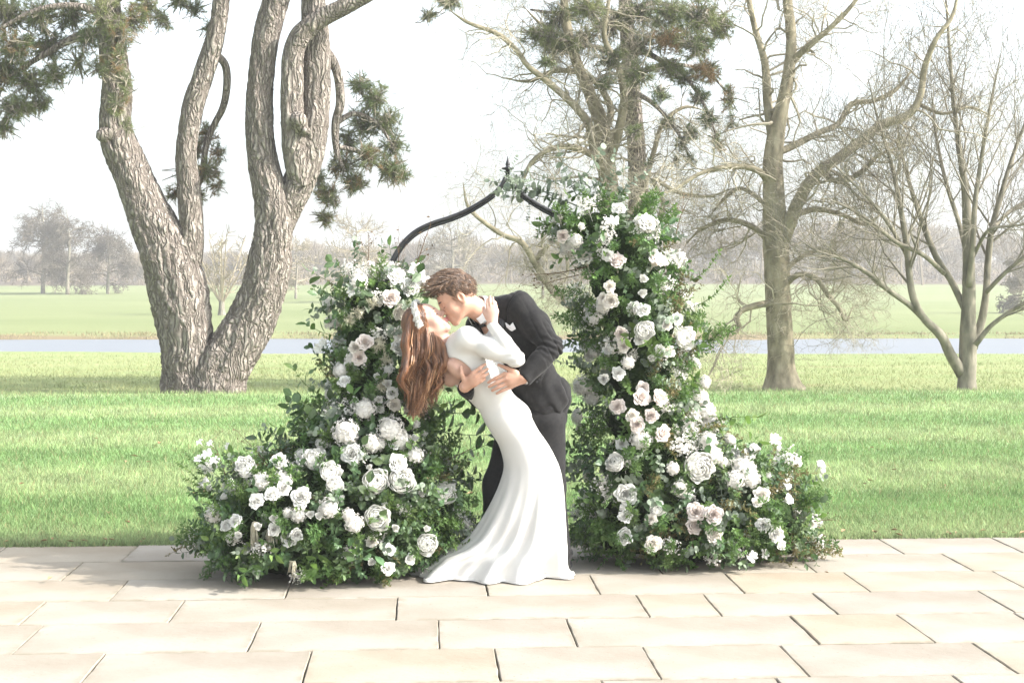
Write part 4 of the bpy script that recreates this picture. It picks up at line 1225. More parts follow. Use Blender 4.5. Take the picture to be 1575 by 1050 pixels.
def calyx(g):
    V, T, Q = tube(np.array([[0, 0, -1.5], [0, 0, -.7], [0, 0, -.45], [0, 0, -.25]]), np.array([.07, .08, .25, .35]), 8)
    return V, T, Q
def ranunculus_mesh(seed, n=46):
    g = np.random.default_rng(seed); b = Buf()
    for i in range(n):
        t = i / (n - 1)
        a = i * 2.39996 + g.normal() * .12
        R_ = 0.14 + 0.86 * t
        def prof(v, R_=R_, t=t):
            th = -0.9 + v * (1.45 + .75 * (1 - t))
            fl = max(0, v - .72) * .55 * (.35 + t)
            return R_ * math.cos(th) * (1 + .04 * v) + fl, R_ * math.sin(th) * 0.72 + 0.05 + .36 * (1 - t)
        petal_grid(b, a, 0.62, prof, 6, 6, 0.03, .05, 1 if t < 0.46 else 0, g)
    b.add(*calyx(g), mi=2)
    return b.mesh('ranunculus', True)
def open_bloom_mesh(seed, n=9):
    """Loose open bloom (freesia, lisianthus)."""
    g = np.random.default_rng(seed); b = Buf()
    for i in range(n):
        t = (i % 2)
        a = i * 6.2832 / n * 1.0 + g.normal() * .12
        def prof(v, t=t):
            return 0.08 + (0.85 + .15 * t) * v ** 1.3, -0.5 + 1.0 * math.sin(v * 1.7) - .25 * t * v
        petal_grid(b, a, 0.5, prof, 5, 5, 0.05, .02, 0, g)
    b.add(*calyx(g), mi=2)
    return b.mesh('open_bloom', True)
def floret_ball_mesh(seed, n=92, flat=0.7):
    """Domed head of many four-petalled florets."""
    g = np.random.default_rng(seed); b = Buf()
    for i in range(n):
        z = 1 - (i + .5) / n * 1.35; a = i * 2.39996
        r = math.sqrt(max(0, 1 - z * z))
        d = unit(np.array([r * math.cos(a), r * math.sin(a), z]) + g.normal(size=3) * .12)
        c = d * np.array([1, 1, flat]) * g.uniform(.82, 1.08)
        e = unit(np.cross(d, g.normal(size=3))); f = np.cross(d, e)
        s = g.uniform(.13, .21)
        for k in range(4):
            q = k * math.pi / 2
            u = e * math.cos(q) + f * math.sin(q); w = np.cross(d, u)
            V = [c, c + u * s * .55 + w * s * .42 + d * .03, c + u * s + d * .06 * g.normal(), c + u * s * .55 - w * s * .42 + d * .03]
            b.add(V, None, [[0, 1, 2, 3]], 0)
        b.add([c * 0.25 + e * .012, c * .25 - e * .012, c], [[0, 1, 2]], None, 1)
    zz = np.linspace(-.62, .84, 7) * flat
    V, T, Q = tube(np.stack([0 * zz, 0 * zz, zz], -1), np.sqrt(np.maximum(.02, .74 - (zz / flat) ** 2)) * .95, 10)
    V = V + g.normal(size=V.shape) * .03
    b.add(V, T, Q, 0)
    V, T, Q = tube(np.array([[0, 0, -1.6], [0, 0, -.6], [0, 0, 0.1]]), np.array([.05, .05, .04]), 5)
    b.add(V, T, Q, 1)
    return b.mesh('floret_cluster')
def leaf_geo(b, base, d, nrm, L, w, mi=0, fold=0.18, droop=0.25, shape=0):
    d = unit(d); s = unit(np.cross(d, nrm)); n = np.cross(s, d)
    pw = [(0.0, 0.03), (0.22, 0.70), (0.5, 1.0), (0.78, 0.66), (1.0, 0.0)] if shape == 0 else [(0.0, .06), (.2, .8), (.5, 1.0), (.8, .85), (1, .25)]
    V = []
    for t, k in pw:
        c = base + d * L * t - n * L * droop * t * t
        V += [c - s * w * k + n * w * fold * k, c, c + s * w * k + n * w * fold * k]
    Q = []
    for i in range(4):
        for j in range(2):
            Q.append([i * 3 + j, i * 3 + j + 1, i * 3 + j + 4, i * 3 + j + 3])
    b.add(V, None, Q, mi)
def sprig_mesh(name, seed, n=11, L=0.35, wl=0.40, leaf=0.26, shape=0, pairs=True, droop=.25, stem=0.012, curve=.35, spread=.8, fold=.18):
    """A leafy stem of unit length; leaf = leaf length, wl = half width / length."""
    g = np.random.default_rng(seed); b = Buf()
    cv = g.normal(size=2) * curve
    P = np.array([[cv[0] * t * t, cv[1] * t * t, t] for t in np.linspace(0, 1, 7)])
    V, T, Q = tube(P, np.linspace(stem, stem * .4, 7), 5)
    b.add(V, T, Q, 1)
    for i in range(n):
        t = 0.12 + 0.88 * (i + .5) / n
        c = np.array([cv[0] * t * t, cv[1] * t * t, t])
        ax = unit(np.array([2 * cv[0] * t, 2 * cv[1] * t, 1]))
        for k in range(2 if pairs else 1):
            a = i * (1.57 if pairs else 2.4) + k * math.pi + g.normal() * .3
            o = np.array([math.cos(a), math.sin(a), 0])
            d = unit(o * spread + ax * g.uniform(.3, .8))
            ln = leaf * g.uniform(.75, 1.15) * (1 - .35 * t)
            leaf_geo(b, c, d, ax + g.normal(size=3) * .25, ln, ln * wl, 0, fold, droop * g.uniform(.4, 1.5), shape)
    leaf_geo(b, P[-1], unit(np.array([cv[0], cv[1], 1.2])), np.array([1.0, 0, 0.2]), leaf * .7, leaf * .7 * wl, 0, fold, droop, shape)
    return b.mesh(name)
def fern_mesh(name, seed, n=26, m=5, leaf=.12, wl=.16):
    """Fine feathery greenery: side shoots of narrow leaflets."""
    g = np.random.default_rng(seed); b = Buf()
    cv = g.normal(size=2) * .3
    P = np.array([[cv[0] * t * t, cv[1] * t * t, t] for t in np.linspace(0, 1, 7)])
    V, T, Q = tube(P, np.linspace(.010, .004, 7), 4); b.add(V, T, Q, 1)
    for i in range(n):
        t = .08 + .92 * i / n
        c = np.array([cv[0] * t * t, cv[1] * t * t, t])
        a = i * 2.39996
        d = unit(np.array([math.cos(a), math.sin(a), .55 + g.normal() * .15]))
        ln = .34 * (1 - .6 * t) * g.uniform(.7, 1.1)
        e = c + d * ln
        V, T, Q = tube(np.array([c, (c + e) / 2, e]), .004, 3, cap=False); b.add(V, None, Q, 1)
        for k in range(m):
            s = (k + .6) / m
            p = c + d * ln * s
            for sg in (-1, 1):
                o = unit(np.cross(d, g.normal(size=3)))
                leaf_geo_small(b, p, unit(d * .7 + o * .8), o, leaf * g.uniform(.7, 1.2), wl, g)
    return b.mesh(name)
def leaf_geo_small(b, p, d, o, L, wl, g, mi=0):
    s = unit(np.cross(d, o + g.normal(size=3) * .5)) * L * wl
    b.add([p, p + d * L * .5 - s, p + d * L, p + d * L * .5 + s], None, [[0, 1, 2, 3]], mi)
def spray_mesh(name, seed, n=26, fl=.045, petals=5, plume=False):
    """Airy spray: hair-thin stems with tiny blossoms at the tips."""
    g = np.random.default_rng(seed); b = Buf()
    V, T, Q = tube(np.array([[0, 0, 0], [0.02, 0, .35], [0, .02, .7]]), np.array([.010, .008, .005]), 4); b.add(V, T, Q, 1)
    for i in range(n):
        t = g.uniform(.25, .7)
        c = np.array([0, 0, t])
        a = i * 2.4
        d = unit(np.array([math.cos(a), math.sin(a), g.uniform(.5, 1.6)]))
        ln = g.uniform(.22, .45)
        if plume: ln *= .75
        e = c + d * ln
        V, T, Q = tube(np.array([c, c + d * ln * .5 + g.normal(size=3) * .02, e]), .0035, 3, cap=False); b.add(V, None, Q, 1)
        for q in range(7 if plume else 4):
            f = c + d * ln * (.25 + .75 * q / 6) if plume else e + g.normal(size=3) * .055
            nn = unit(d + g.normal(size=3) * .5)
            x = unit(np.cross(nn, g.normal(size=3))); y = np.cross(nn, x)
            s = fl * g.uniform(.7, 1.2)
            if plume:
                b.add([f - x * s * .25, f + x * s * .25, f + unit(d * .4 + x * g.normal() + y * g.normal()) * s * 2.6], [[0, 1, 2]], None, 0)
                b.add([f - y * s * .25, f + y * s * .25, f + unit(d * .4 + x * g.normal() + y * g.normal()) * s * 2.6], [[0, 1, 2]], None, 0)
            else:
                k = 5
                ring = [f + (x * math.cos(2 * math.pi * z / k) + y * math.sin(2 * math.pi * z / k)) * s + nn * s * .35 for z in range(k)]
                b.add([f] + ring, [[0, z + 1, (z + 1) % k + 1] for z in range(k)], None, 0)
    return b.mesh(name)
def amaranth_mesh(seed):
    """Pale hanging tassels."""
    g = np.random.default_rng(seed); b = Buf()
    for i in range(22):
        a = i * .7; x0 = np.array([math.cos(a) * .14 * (i % 3), math.sin(a) * .14, .1])
        ln = g.uniform(.6, 1.1)
        P = np.array([x0 * t + np.array([.1 * math.sin(t * 2 + i), -.18 * math.sin(min(1, t * 2) * 1.57), .35 * math.sin(min(1, t * 2.5) * 1.57) - ln * t * t]) for t in np.linspace(0, 1, 9)])
        rr = .017 * np.sin(np.linspace(.3, 2.9, 9)) + .006
        V, T, Q = tube(P, rr, 7)
        V = V + g.normal(size=V.shape) * .012
        b.add(V, T, Q, 0)
    return b.mesh('hanging_tassel', True)
def twig_mesh(seed):
    g = np.random.default_rng(seed); b = Buf()
    P0 = np.array([[[.06 * math.sin(3 * t + seed), .05 * math.cos(2 * t), t] for t in np.linspace(0, 1, 9)]])
    R0 = np.linspace(.012, .004, 9)[None]
    v, q = tubes(P0, R0, 5); b.add(v, None, q)
    P1, R1 = sprout(P0, R0, 6, .4, 6, spread=.7, wander=.2, up=.15, seed=seed, rmin=.004); v, q = tubes(P1, R1, 4); b.add(v, None, q)
    P2, R2 = sprout(P1, R1, 2, .15, 4, spread=.7, wander=.2, seed=seed + 1, rmin=.003); v, q = tubes(P2, R2, 3); b.add(v, None, q)
    for p in np.concatenate([P1[:, -1], P2[:, -1]]):
        leaf_geo_small(b, p, unit(g.normal(size=3)), g.normal(size=3), .05, .3, g)
    return b.mesh('bare_twig')

STEM = mat('stem_green', (0.07, 0.12, 0.04), 0.7)
STEM_BROWN = mat('stem_brown', (0.13, 0.085, 0.05), 0.8)
P_WHITE = mat('petal_white', (0.85, 0.84, 0.79), 0.55, (0.88, 0.87, 0.84), scale=2.0, transl=0.32, vary=0.04, spec=0.2)
P_CREAM = mat('petal_cream', (0.85, 0.80, 0.72), 0.55, (0.88, 0.84, 0.78), scale=2.0, transl=0.30, vary=0.05, spec=0.2)
P_BLUSH = mat('petal_blush', (0.85, 0.75, 0.69), 0.55, (0.88, 0.81, 0.77), scale=2.0, transl=0.30, vary=0.05, spec=0.2)
P_PINKC = mat('petal_pink_heart', (0.78, 0.58, 0.51), 0.55, transl=0.3, vary=0.08, spec=0.2)
P_PEACH = mat('petal_peach', (0.80, 0.60, 0.42), 0.55, transl=0.3, vary=0.06, spec=0.2)
P_GREENC = mat('petal_green_heart', (0.40, 0.56, 0.20), 0.55, transl=0.3, vary=0.08, spec=0.2)
P_PALE = mat('plume_cream', (0.70, 0.66, 0.52), 0.7, transl=0.35, vary=0.06)
P_LILAC = mat('floret_white', (0.72, 0.69, 0.64), 0.6, (0.80, 0.78, 0.74), scale=4, transl=0.3, vary=0.06)
L_DARK = mat('leaf_dark', (0.055, 0.095, 0.042), 0.45, (0.098, 0.150, 0.068), scale=5, transl=0.18, tcol=(0.10, 0.22, 0.04), vary=0.35, spec=0.4)
L_MID = mat('leaf_mid', (0.085, 0.150, 0.045), 0.5, (0.14, 0.21, 0.070), scale=5, transl=0.28, tcol=(0.18, 0.32, 0.06), vary=0.32, spec=0.3)
L_EUC = mat('leaf_eucalyptus', (0.185, 0.225, 0.165), 0.6, (0.25, 0.29, 0.22), scale=5, transl=0.22, vary=0.18, spec=0.3)
L_FERN = mat('leaf_fern', (0.072, 0.130, 0.042), 0.6, (0.125, 0.190, 0.062), scale=5, transl=0.3, tcol=(0.16, 0.30, 0.06), vary=0.25)
L_OLIVE = mat('leaf_olive', (0.145, 0.135, 0.055), 0.7, (0.22, 0.19, 0.085), scale=5, transl=0.3, vary=0.2)
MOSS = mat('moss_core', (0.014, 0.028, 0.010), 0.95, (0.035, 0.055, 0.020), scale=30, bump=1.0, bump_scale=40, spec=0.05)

ROSES = [rose_mesh(s, 34, op) for s, op in ((1, 1.0), (2, .85), (3, .95))]
ROSEBUDS = [rose_mesh(s, 18, op) for s, op in ((4, .55), (5, .7))]
RANS = [ranunculus_mesh(s) for s in (6, 7)]
OPENS = [open_bloom_mesh(s) for s in (8, 9)]
def variants(meshes, *sets):
    out = []
    for ms in sets:
        row = []
        for me in meshes:
            c = me.copy()
            c.materials.clear()
            for m in ms: c.materials.append(m)
            row.append(c)
        out.append(row)
    return out
ROSE_W, ROSE_C, ROSE_B, ROSE_P = variants(ROSES, (P_WHITE, P_CREAM, STEM), (P_CREAM, P_BLUSH, STEM), (P_BLUSH, P_PINKC, STEM), (P_CREAM, P_PEACH, STEM))
BUD_W, BUD_C = variants(ROSEBUDS, (P_WHITE, P_WHITE, STEM), (P_CREAM, P_CREAM, STEM))
RAN_W, RAN_G = variants(RANS, (P_WHITE, P_CREAM, STEM), (P_WHITE, P_GREENC, STEM))
OPEN_W, = variants(OPENS, (P_WHITE, P_WHITE, STEM))
CLUST, = variants([floret_ball_mesh(s) for s in (10, 11)], (P_LILAC, STEM))
CLUST_T, = variants([floret_ball_mesh(s, 110, 1.5) for s in (12,)], (P_WHITE, STEM))
LEAFY, = variants([sprig_mesh('leafy_sprig', 20 + k, 9, leaf=.30, wl=.27) for k in range(3)], (L_DARK, STEM_BROWN))
BROAD, = variants([sprig_mesh('broad_leaf_sprig', 30 + k, 7, leaf=.40, wl=.30, pairs=False, spread=1.0) for k in range(3)], (L_MID, STEM_BROWN))
BROADD, = variants([sprig_mesh('broad_leaf_sprig', 34 + k, 7, leaf=.42, wl=.33, pairs=False, spread=1.0) for k in range(2)], (L_DARK, STEM_BROWN))
EUC, = variants([sprig_mesh('eucalyptus_sprig', 40 + k, 8, leaf=.20, wl=.48, shape=1, spread=1.1, fold=.06) for k in range(2)], (L_EUC, STEM_BROWN))
FERN, = variants([fern_mesh('fern_sprig', 50 + k) for k in range(3)], (L_FERN, STEM))
OLIVE, = variants([fern_mesh('olive_sprig', 55 + k, 24, 4, .07, .35) for k in range(2)], (L_OLIVE, STEM_BROWN))
SMALL, = variants([sprig_mesh('small_leaf_sprig', 60 + k, 14, leaf=.17, wl=.30) for k in range(2)], (L_MID, STEM))
SPRAY, = variants([spray_mesh('blossom_spray', 70 + k) for k in range(2)], (P_LILAC, STEM))
PLUME, = variants([spray_mesh('feathery_plume', 75 + k, 24, .05, plume=True) for k in range(2)], (P_PALE, STEM))
TASSEL, = variants([amaranth_mesh(80 + k) for k in range(2)], (P_PALE, STEM))
TWIG, = variants([twig_mesh(85 + k) for k in range(3)], (STEM_BROWN,))

class Blobs:
    def __init__(self, rows):
        """rows: (px, py, rx_px, ry_px, Y, depth_m)"""
        self.C = np.array([W(r[0], r[1], r[4]) for r in rows])
        self.R = np.array([[r[2] / F * r[4], r[5], r[3] / F * r[4]] for r in rows])
    def inside(self, P, k=1.0):
        d = (P[:, None] - self.C) / (self.R * k)
        return (d ** 2).sum(-1)
    def sample(self, n, g):
        A = (self.R[:, 0] * self.R[:, 2] + self.R[:, 0] * self.R[:, 1] + self.R[:, 1] * self.R[:, 2])
        idx = g.choice(len(self.C), n * 6, p=A / A.sum())
        u = unit(g.normal(size=(n * 6, 3)))
        P = self.C[idx] + u * self.R[idx]
        nrm = unit(u / self.R[idx])
        f = self.inside(P, 1.0); f[np.arange(len(P)), idx] = 9
        ok = (f.min(1) > 0.98) & (P[:, 2] > 0.02)
        keep = (nrm[:, 1] < 0.25) | (g.random(len(P)) < 0.35)
        ok &= keep
        return P[ok][:n], nrm[ok][:n]
    def hit(self, px, py):
        o = np.array([0, 0, EYE]); d = W(px, py, 1.0) - o
        oc = (o - self.C) / self.R; dd = d / self.R
        a = (dd ** 2).sum(1); bq = (oc * dd).sum(1); c = (oc ** 2).sum(1) - 1
        disc = bq * bq - a * c
        t = np.where(disc > 0, (-bq - np.sqrt(np.maximum(disc, 0))) / a, 1e9)
        k = int(np.argmin(t))
        if t[k] > 1e8:                      # a stray bloom beside the mass: depth of the nearest clump
            pc = np.stack([787.5 + self.C[:, 0] / self.C[:, 1] * F, HOR - (self.C[:, 2] - EYE) / self.C[:, 1] * F], -1)
            k = int(np.argmin(((pc - [px, py]) ** 2).sum(1)))
            p = W(px, py, self.C[k][1])
            return p, unit((p - self.C[k]) / self.R[k] ** 2)
        p = o + d * t[k]
        return p, unit((p - self.C[k]) / self.R[k] ** 2)

def aim(d, roll):
    q = Vector([float(x) for x in d]).to_track_quat('Z', 'Y')
    return (q.to_matrix() @ Matrix.Rotation(roll, 3, 'Z')).to_euler()

def put(t, name, me, p, d, s, g, sink=0.0):
    d = unit(d)
    p = np.asarray(p) - d * sink - np.array(t.location)
    return obj(name, me, None, t, p, aim(d, g.random() * 6.28), s)

def place_flowers(t, bl, rows, g):
    nm = {'R': 'rose', 'C': 'rose', 'B': 'rose', 'P': 'rose', 'w': 'spray_rose', 'c': 'spray_rose', 'N': 'ranunculus', 'G': 'ranunculus', 'O': 'open_bloom', 'h': 'floret_cluster', 't': 'floret_cluster'}
    src = {'R': ROSE_W, 'C': ROSE_C, 'B': ROSE_B, 'P': ROSE_P, 'w': BUD_W, 'c': BUD_C, 'N': RAN_W, 'G': RAN_G, 'O': OPEN_W, 'h': CLUST, 't': CLUST_T}
    for px, py, r, k in rows:
        p, nrm = bl.hit(px, py)
        p = p + unit(np.array([0, 0, EYE]) - p) * 0.065 + nrm * 0.035
        d = unit(nrm * 0.7 + np.array([0.12, -0.75, 0.30]) + g.normal(size=3) * 0.22)
        s = r / F * p[1] * 1.16
        m = src[k]
        put(t, nm[k], m[int(g.integers(len(m)))], p, d, s, g)

def dress(t, bl, recipe, g):
    """recipe: (name, meshes, count, size lo, size hi, sink, upward, filter(px,py,p) or None)"""
    for name, ms, n, lo, hi, sink, upw, flt in recipe:
        P, Nn = bl.sample(n * 3, g)
        k = 0
        for p, nr in zip(P, Nn):
            px = 787.5 + p[0] / p[1] * F; py = HOR - (p[2] - EYE) / p[1] * F
            if flt is not None and not flt(px, py):
                continue
            s = g.uniform(lo, hi)
            d = unit(nr + np.array([0, 0, upw]) + g.normal(size=3) * .35)
            if p[2] + d[2] * s < 0.01: d[2] = abs(d[2]) * 0.3 + 0.05; d = unit(d)
            put(t, name, ms[int(g.integers(len(ms)))], p, d, s, g, sink * s)
            k += 1
            if k >= n: break

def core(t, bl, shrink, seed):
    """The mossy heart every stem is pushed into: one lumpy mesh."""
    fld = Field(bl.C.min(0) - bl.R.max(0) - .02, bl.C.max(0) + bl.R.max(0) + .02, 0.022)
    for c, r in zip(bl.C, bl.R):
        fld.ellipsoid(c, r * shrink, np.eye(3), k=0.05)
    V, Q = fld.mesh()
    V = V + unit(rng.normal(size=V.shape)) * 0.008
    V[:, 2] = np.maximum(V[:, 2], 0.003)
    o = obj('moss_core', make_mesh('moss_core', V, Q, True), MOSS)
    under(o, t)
# ---------- the two arrangements that climb the arch
def left_arrangement():
    g = np.random.default_rng(500)
    bl = Blobs([(572, 462, 52, 45, 8.72, .20), (575, 530, 58, 60, 8.72, .23), (572, 600, 66, 60, 8.68, .26), (568, 670, 95, 62, 8.62, .30),
                (565, 735, 125, 70, 8.56, .36), (600, 800, 105, 72, 8.52, .38), (505, 790, 110, 84, 8.42, .40), (425, 790, 85, 78, 8.40, .38),
                (378, 805, 52, 60, 8.42, .30), (650, 815, 62, 60, 8.58, .30), (450, 845, 105, 50, 8.36, .34), (560, 850, 100, 44, 8.42, .34), (345, 838, 30, 30, 8.46, .20), (480, 690, 40, 40, 8.6, .2)])
    t = thing('floral_arrangement', 'white flowers and greenery climbing the arch beside the bride, spreading wide at the foot', 'flowers', (W(550, 880, 8.5)[0], 8.5, 0))
    core(t, bl, 0.72, 1)
    fl = [(602, 433, 14, 'R'), (620, 448, 16, 'R'), (596, 460, 13, 'B'), (608, 475, 14, 'C'), (632, 424, 12, 'O'), (645, 438, 11, 'O'), (548, 451, 9, 'O'),
          (563, 528, 13, 'B'), (550, 534, 10, 'C'), (556, 547, 11, 'B'), (607, 533, 14, 'R'), (608, 515, 11, 'C'), (508, 528, 8, 'O'), (500, 535, 7, 'O'),
          (594, 576, 10, 'w'), (578, 583, 8, 'w'), (592, 592, 9, 'w'), (598, 604, 10, 'R'), (581, 612, 8, 'w'), (601, 618, 10, 'C'), (582, 624, 9, 'w'), (597, 627, 8, 'w'),
          (622, 620, 12, 'B'), (646, 630, 10, 'P'), (536, 590, 10, 'R'), (543, 601, 5, 'w'), (634, 657, 9, 'w'), (630, 674, 8, 'w'), (645, 668, 7, 'w'),
          (562, 636, 15, 'h'), (535, 666, 18, 'h'), (598, 662, 18, 'h'), (612, 676, 14, 'h'), (572, 680, 13, 'h'), (582, 690, 10, 'h'), (604, 692, 11, 'R'), (628, 693, 8, 'w'), (634, 706, 11, 'h'),
          (544, 705, 16, 'R'), (486, 716, 16, 'N'), (508, 734, 15, 'G'), (514, 752, 12, 'N'), (608, 718, 15, 'R'), (568, 722, 7, 'w'), (577, 740, 18, 'N'), (614, 740, 18, 'N'),
          (383, 727, 15, 'N'), (428, 721, 14, 'R'), (432, 746, 14, 'h'), (405, 748, 13, 'h'), (398, 775, 12, 'R'), (419, 767, 13, 'R'), (433, 758, 12, 'R'), (467, 770, 15, 'R'),
          (363, 748, 8, 'w'), (365, 757, 8, 'w'), (318, 753, 7, 'w'), (331, 757, 7, 'w'), (325, 745, 6, 'w'), (354, 768, 8, 'w'), (312, 713, 6, 'O'), (325, 706, 8, 'O'), (336, 717, 7, 'O'),
          (360, 686, 5, 'O'), (313, 688, 5, 'O'), (328, 690, 5, 'O'), (338, 793, 13, 'h'), (358, 807, 10, 'R'), (371, 800, 10, 'R'), (362, 822, 10, 'w'), (374, 818, 9, 'w'), (400, 807, 8, 'w'),
          (421, 812, 11, 'R'), (421, 797, 9, 'w'), (460, 818, 11, 'R'), (446, 836, 12, 'R'), (480, 792, 8, 'w'), (491, 794, 8, 'w'), (463, 792, 11, 'h'), (505, 783, 14, 'h'), (541, 803, 13, 'h'), (533, 792, 9, 'h'),
          (643, 756, 8, 'w'), (677, 765, 16, 'N'), (692, 752, 7, 'w'), (573, 796, 18, 'G'), (584, 779, 7, 'w'), (607, 811, 9, 'w'), (575, 829, 10, 'C'), (651, 832, 15, 'G'), (651, 812, 7, 'w'),
          (594, 851, 10, 'R'), (593, 870, 10, 'R'), (623, 860, 9, 'R'), (570, 864, 8, 'w'), (537, 843, 8, 'w'), (447, 712, 8, 'w'), (470, 705, 9, 'h'), (524, 770, 6, 'w'), (500, 690, 10, 'h'), (440, 790, 8, 'h'),
          (515, 468, 12, 'h'), (520, 500, 12, 'h'), (545, 560, 10, 'h'), (530, 575, 10, 'h'), (555, 440, 12, 'h')]
    place_flowers(t, bl, fl, g)
    # blooms that turn to the sides and the back
    P, Nn = bl.sample(420, g)
    k = 0
    for p, nr in zip(P, Nn):
        if nr[1] > 0.0 and p[2] > .15 and k < 34:
            ms, nm = ((ROSE_W, 'rose'), (BUD_W, 'spray_rose'), (CLUST, 'floret_cluster'))[k % 3]
            put(t, nm, ms[k % len(ms)], p, nr + g.normal(size=3) * .2, g.uniform(.03, .05), g); k += 1
    low = lambda px, py: py > 690
    high = lambda px, py: py < 690
    dress(t, bl, [
        ('leafy_sprig', LEAFY, 120, .14, .24, .35, .15, None), ('leafy_sprig', LEAFY, 90, .12, .20, .35, .0, low),
        ('broad_leaf_sprig', BROADD, 46, .16, .26, .35, .1, None), ('broad_leaf_sprig', BROAD, 30, .15, .24, .3, .1, None),
        ('fern_sprig', FERN, 110, .14, .24, .35, .0, low), ('fern_sprig', FERN, 60, .12, .20, .3, .2, high),
        ('small_leaf_sprig', SMALL, 100, .13, .22, .3, .1, None), ('small_leaf_sprig', SMALL, 60, .12, .2, .3, .0, lambda a, c: c > 820),
        ('eucalyptus_sprig', EUC, 70, .14, .24, .3, .1, None), ('olive_sprig', OLIVE, 24, .12, .2, .3, .1, None),
        ('blossom_spray', SPRAY, 22, .11, .17, .3, .2, high), ('blossom_spray', SPRAY, 18, .10, .16, .3, .2, low), ('feathery_plume', PLUME, 14, .12, .18, .25, .2, lambda a, c: c < 600)], g)
    def stick(name, me, px, py, Y, d, s):
        put(t, name, me, W(px, py, Y), d, s, g)
    # named accents seen in the outline
    for px, py, Y, d, s, ms in ((545, 455, 8.6, (-.8, -.2, .45), .26, BROADD), (540, 470, 8.6, (-.7, -.3, .6), .2, BROADD), (470, 700, 8.45, (-.9, -.2, .45), .26, BROADD), (450, 715, 8.45, (-.95, -.2, .2), .22, BROADD),
                                (500, 650, 8.5, (-.8, -.3, .25), .22, BROADD), (485, 670, 8.5, (-.8, -.3, .5), .22, BROAD), (655, 620, 8.6, (.8, -.3, -.5), .3, BROADD), (665, 660, 8.6, (.8, -.3, -.2), .28, BROADD), (670, 700, 8.6, (.8, -.2, -.1), .26, BROADD), (680, 740, 8.55, (.8, -.2, .1), .24, BROADD),
                                (690, 790, 8.5, (.8, -.1, -.1), .2, LEAFY), (500, 610, 8.6, (-.8, -.3, .3), .22, BROAD), (520, 640, 8.5, (-.5, -.6, .2), .2, BROADD)):
        stick('broad_leaf_sprig', ms[int(g.integers(len(ms)))], px, py, Y, d, s)
    for px, py, d, s in ((560, 490, (-.2, -.8, .3), .16), (582, 515, (.1, -.8, -.4), .18), (590, 540, (.2, -.8, -.5), .15), (575, 475, (0, -.8, .4), .14), (548, 500, (-.3, -.8, .4), .14)):
        p, n_ = bl.hit(px, py); put(t, 'feathery_plume', PLUME[0], p, d, s, g)
    for px, py, s in ((400, 812, .13), (388, 822, .11), (412, 826, .12), (425, 815, .11), (455, 868, .10)):
        p, n_ = bl.hit(px, py); o = put(t, 'hanging_tassel', TASSEL[int(s * 100) % 2], p + np.array([0, -.04, 0]), (0, 0, 1), s, g)
    for px, py, Y, d, s, k in ((604, 440, 8.68, (.15, -.1, 1), .28, 0), (612, 450, 8.68, (.55, -.1, 1), .40, 1), (570, 440, 8.7, (-.1, 0, 1), .3, 2), (420, 735, 8.4, (-.7, -.1, 1), .3, 0), (350, 745, 8.45, (-.3, 0, 1), .26, 1), (640, 640, 8.6, (.7, -.2, .3), .28, 2), (660, 720, 8.55, (.8, -.1, .4), .3, 0)):
        stick('bare_twig', TWIG[k], px, py, Y, d, s)
    for i in range(7):
        stick('blossom_spray', SPRAY[i % 2], g.uniform(300, 400), g.uniform(740, 790), g.uniform(8.3, 8.6), (g.uniform(-.6, .2), g.uniform(-.4, .3), 1), g.uniform(.12, .2))
    for i in range(10):
        stick('small_leaf_sprig', SMALL[i % 2], g.uniform(310, 400), g.uniform(730, 790), g.uniform(8.3, 8.6), (g.uniform(-.6, .1), g.uniform(-.3, .3), 1), g.uniform(.14, .22))

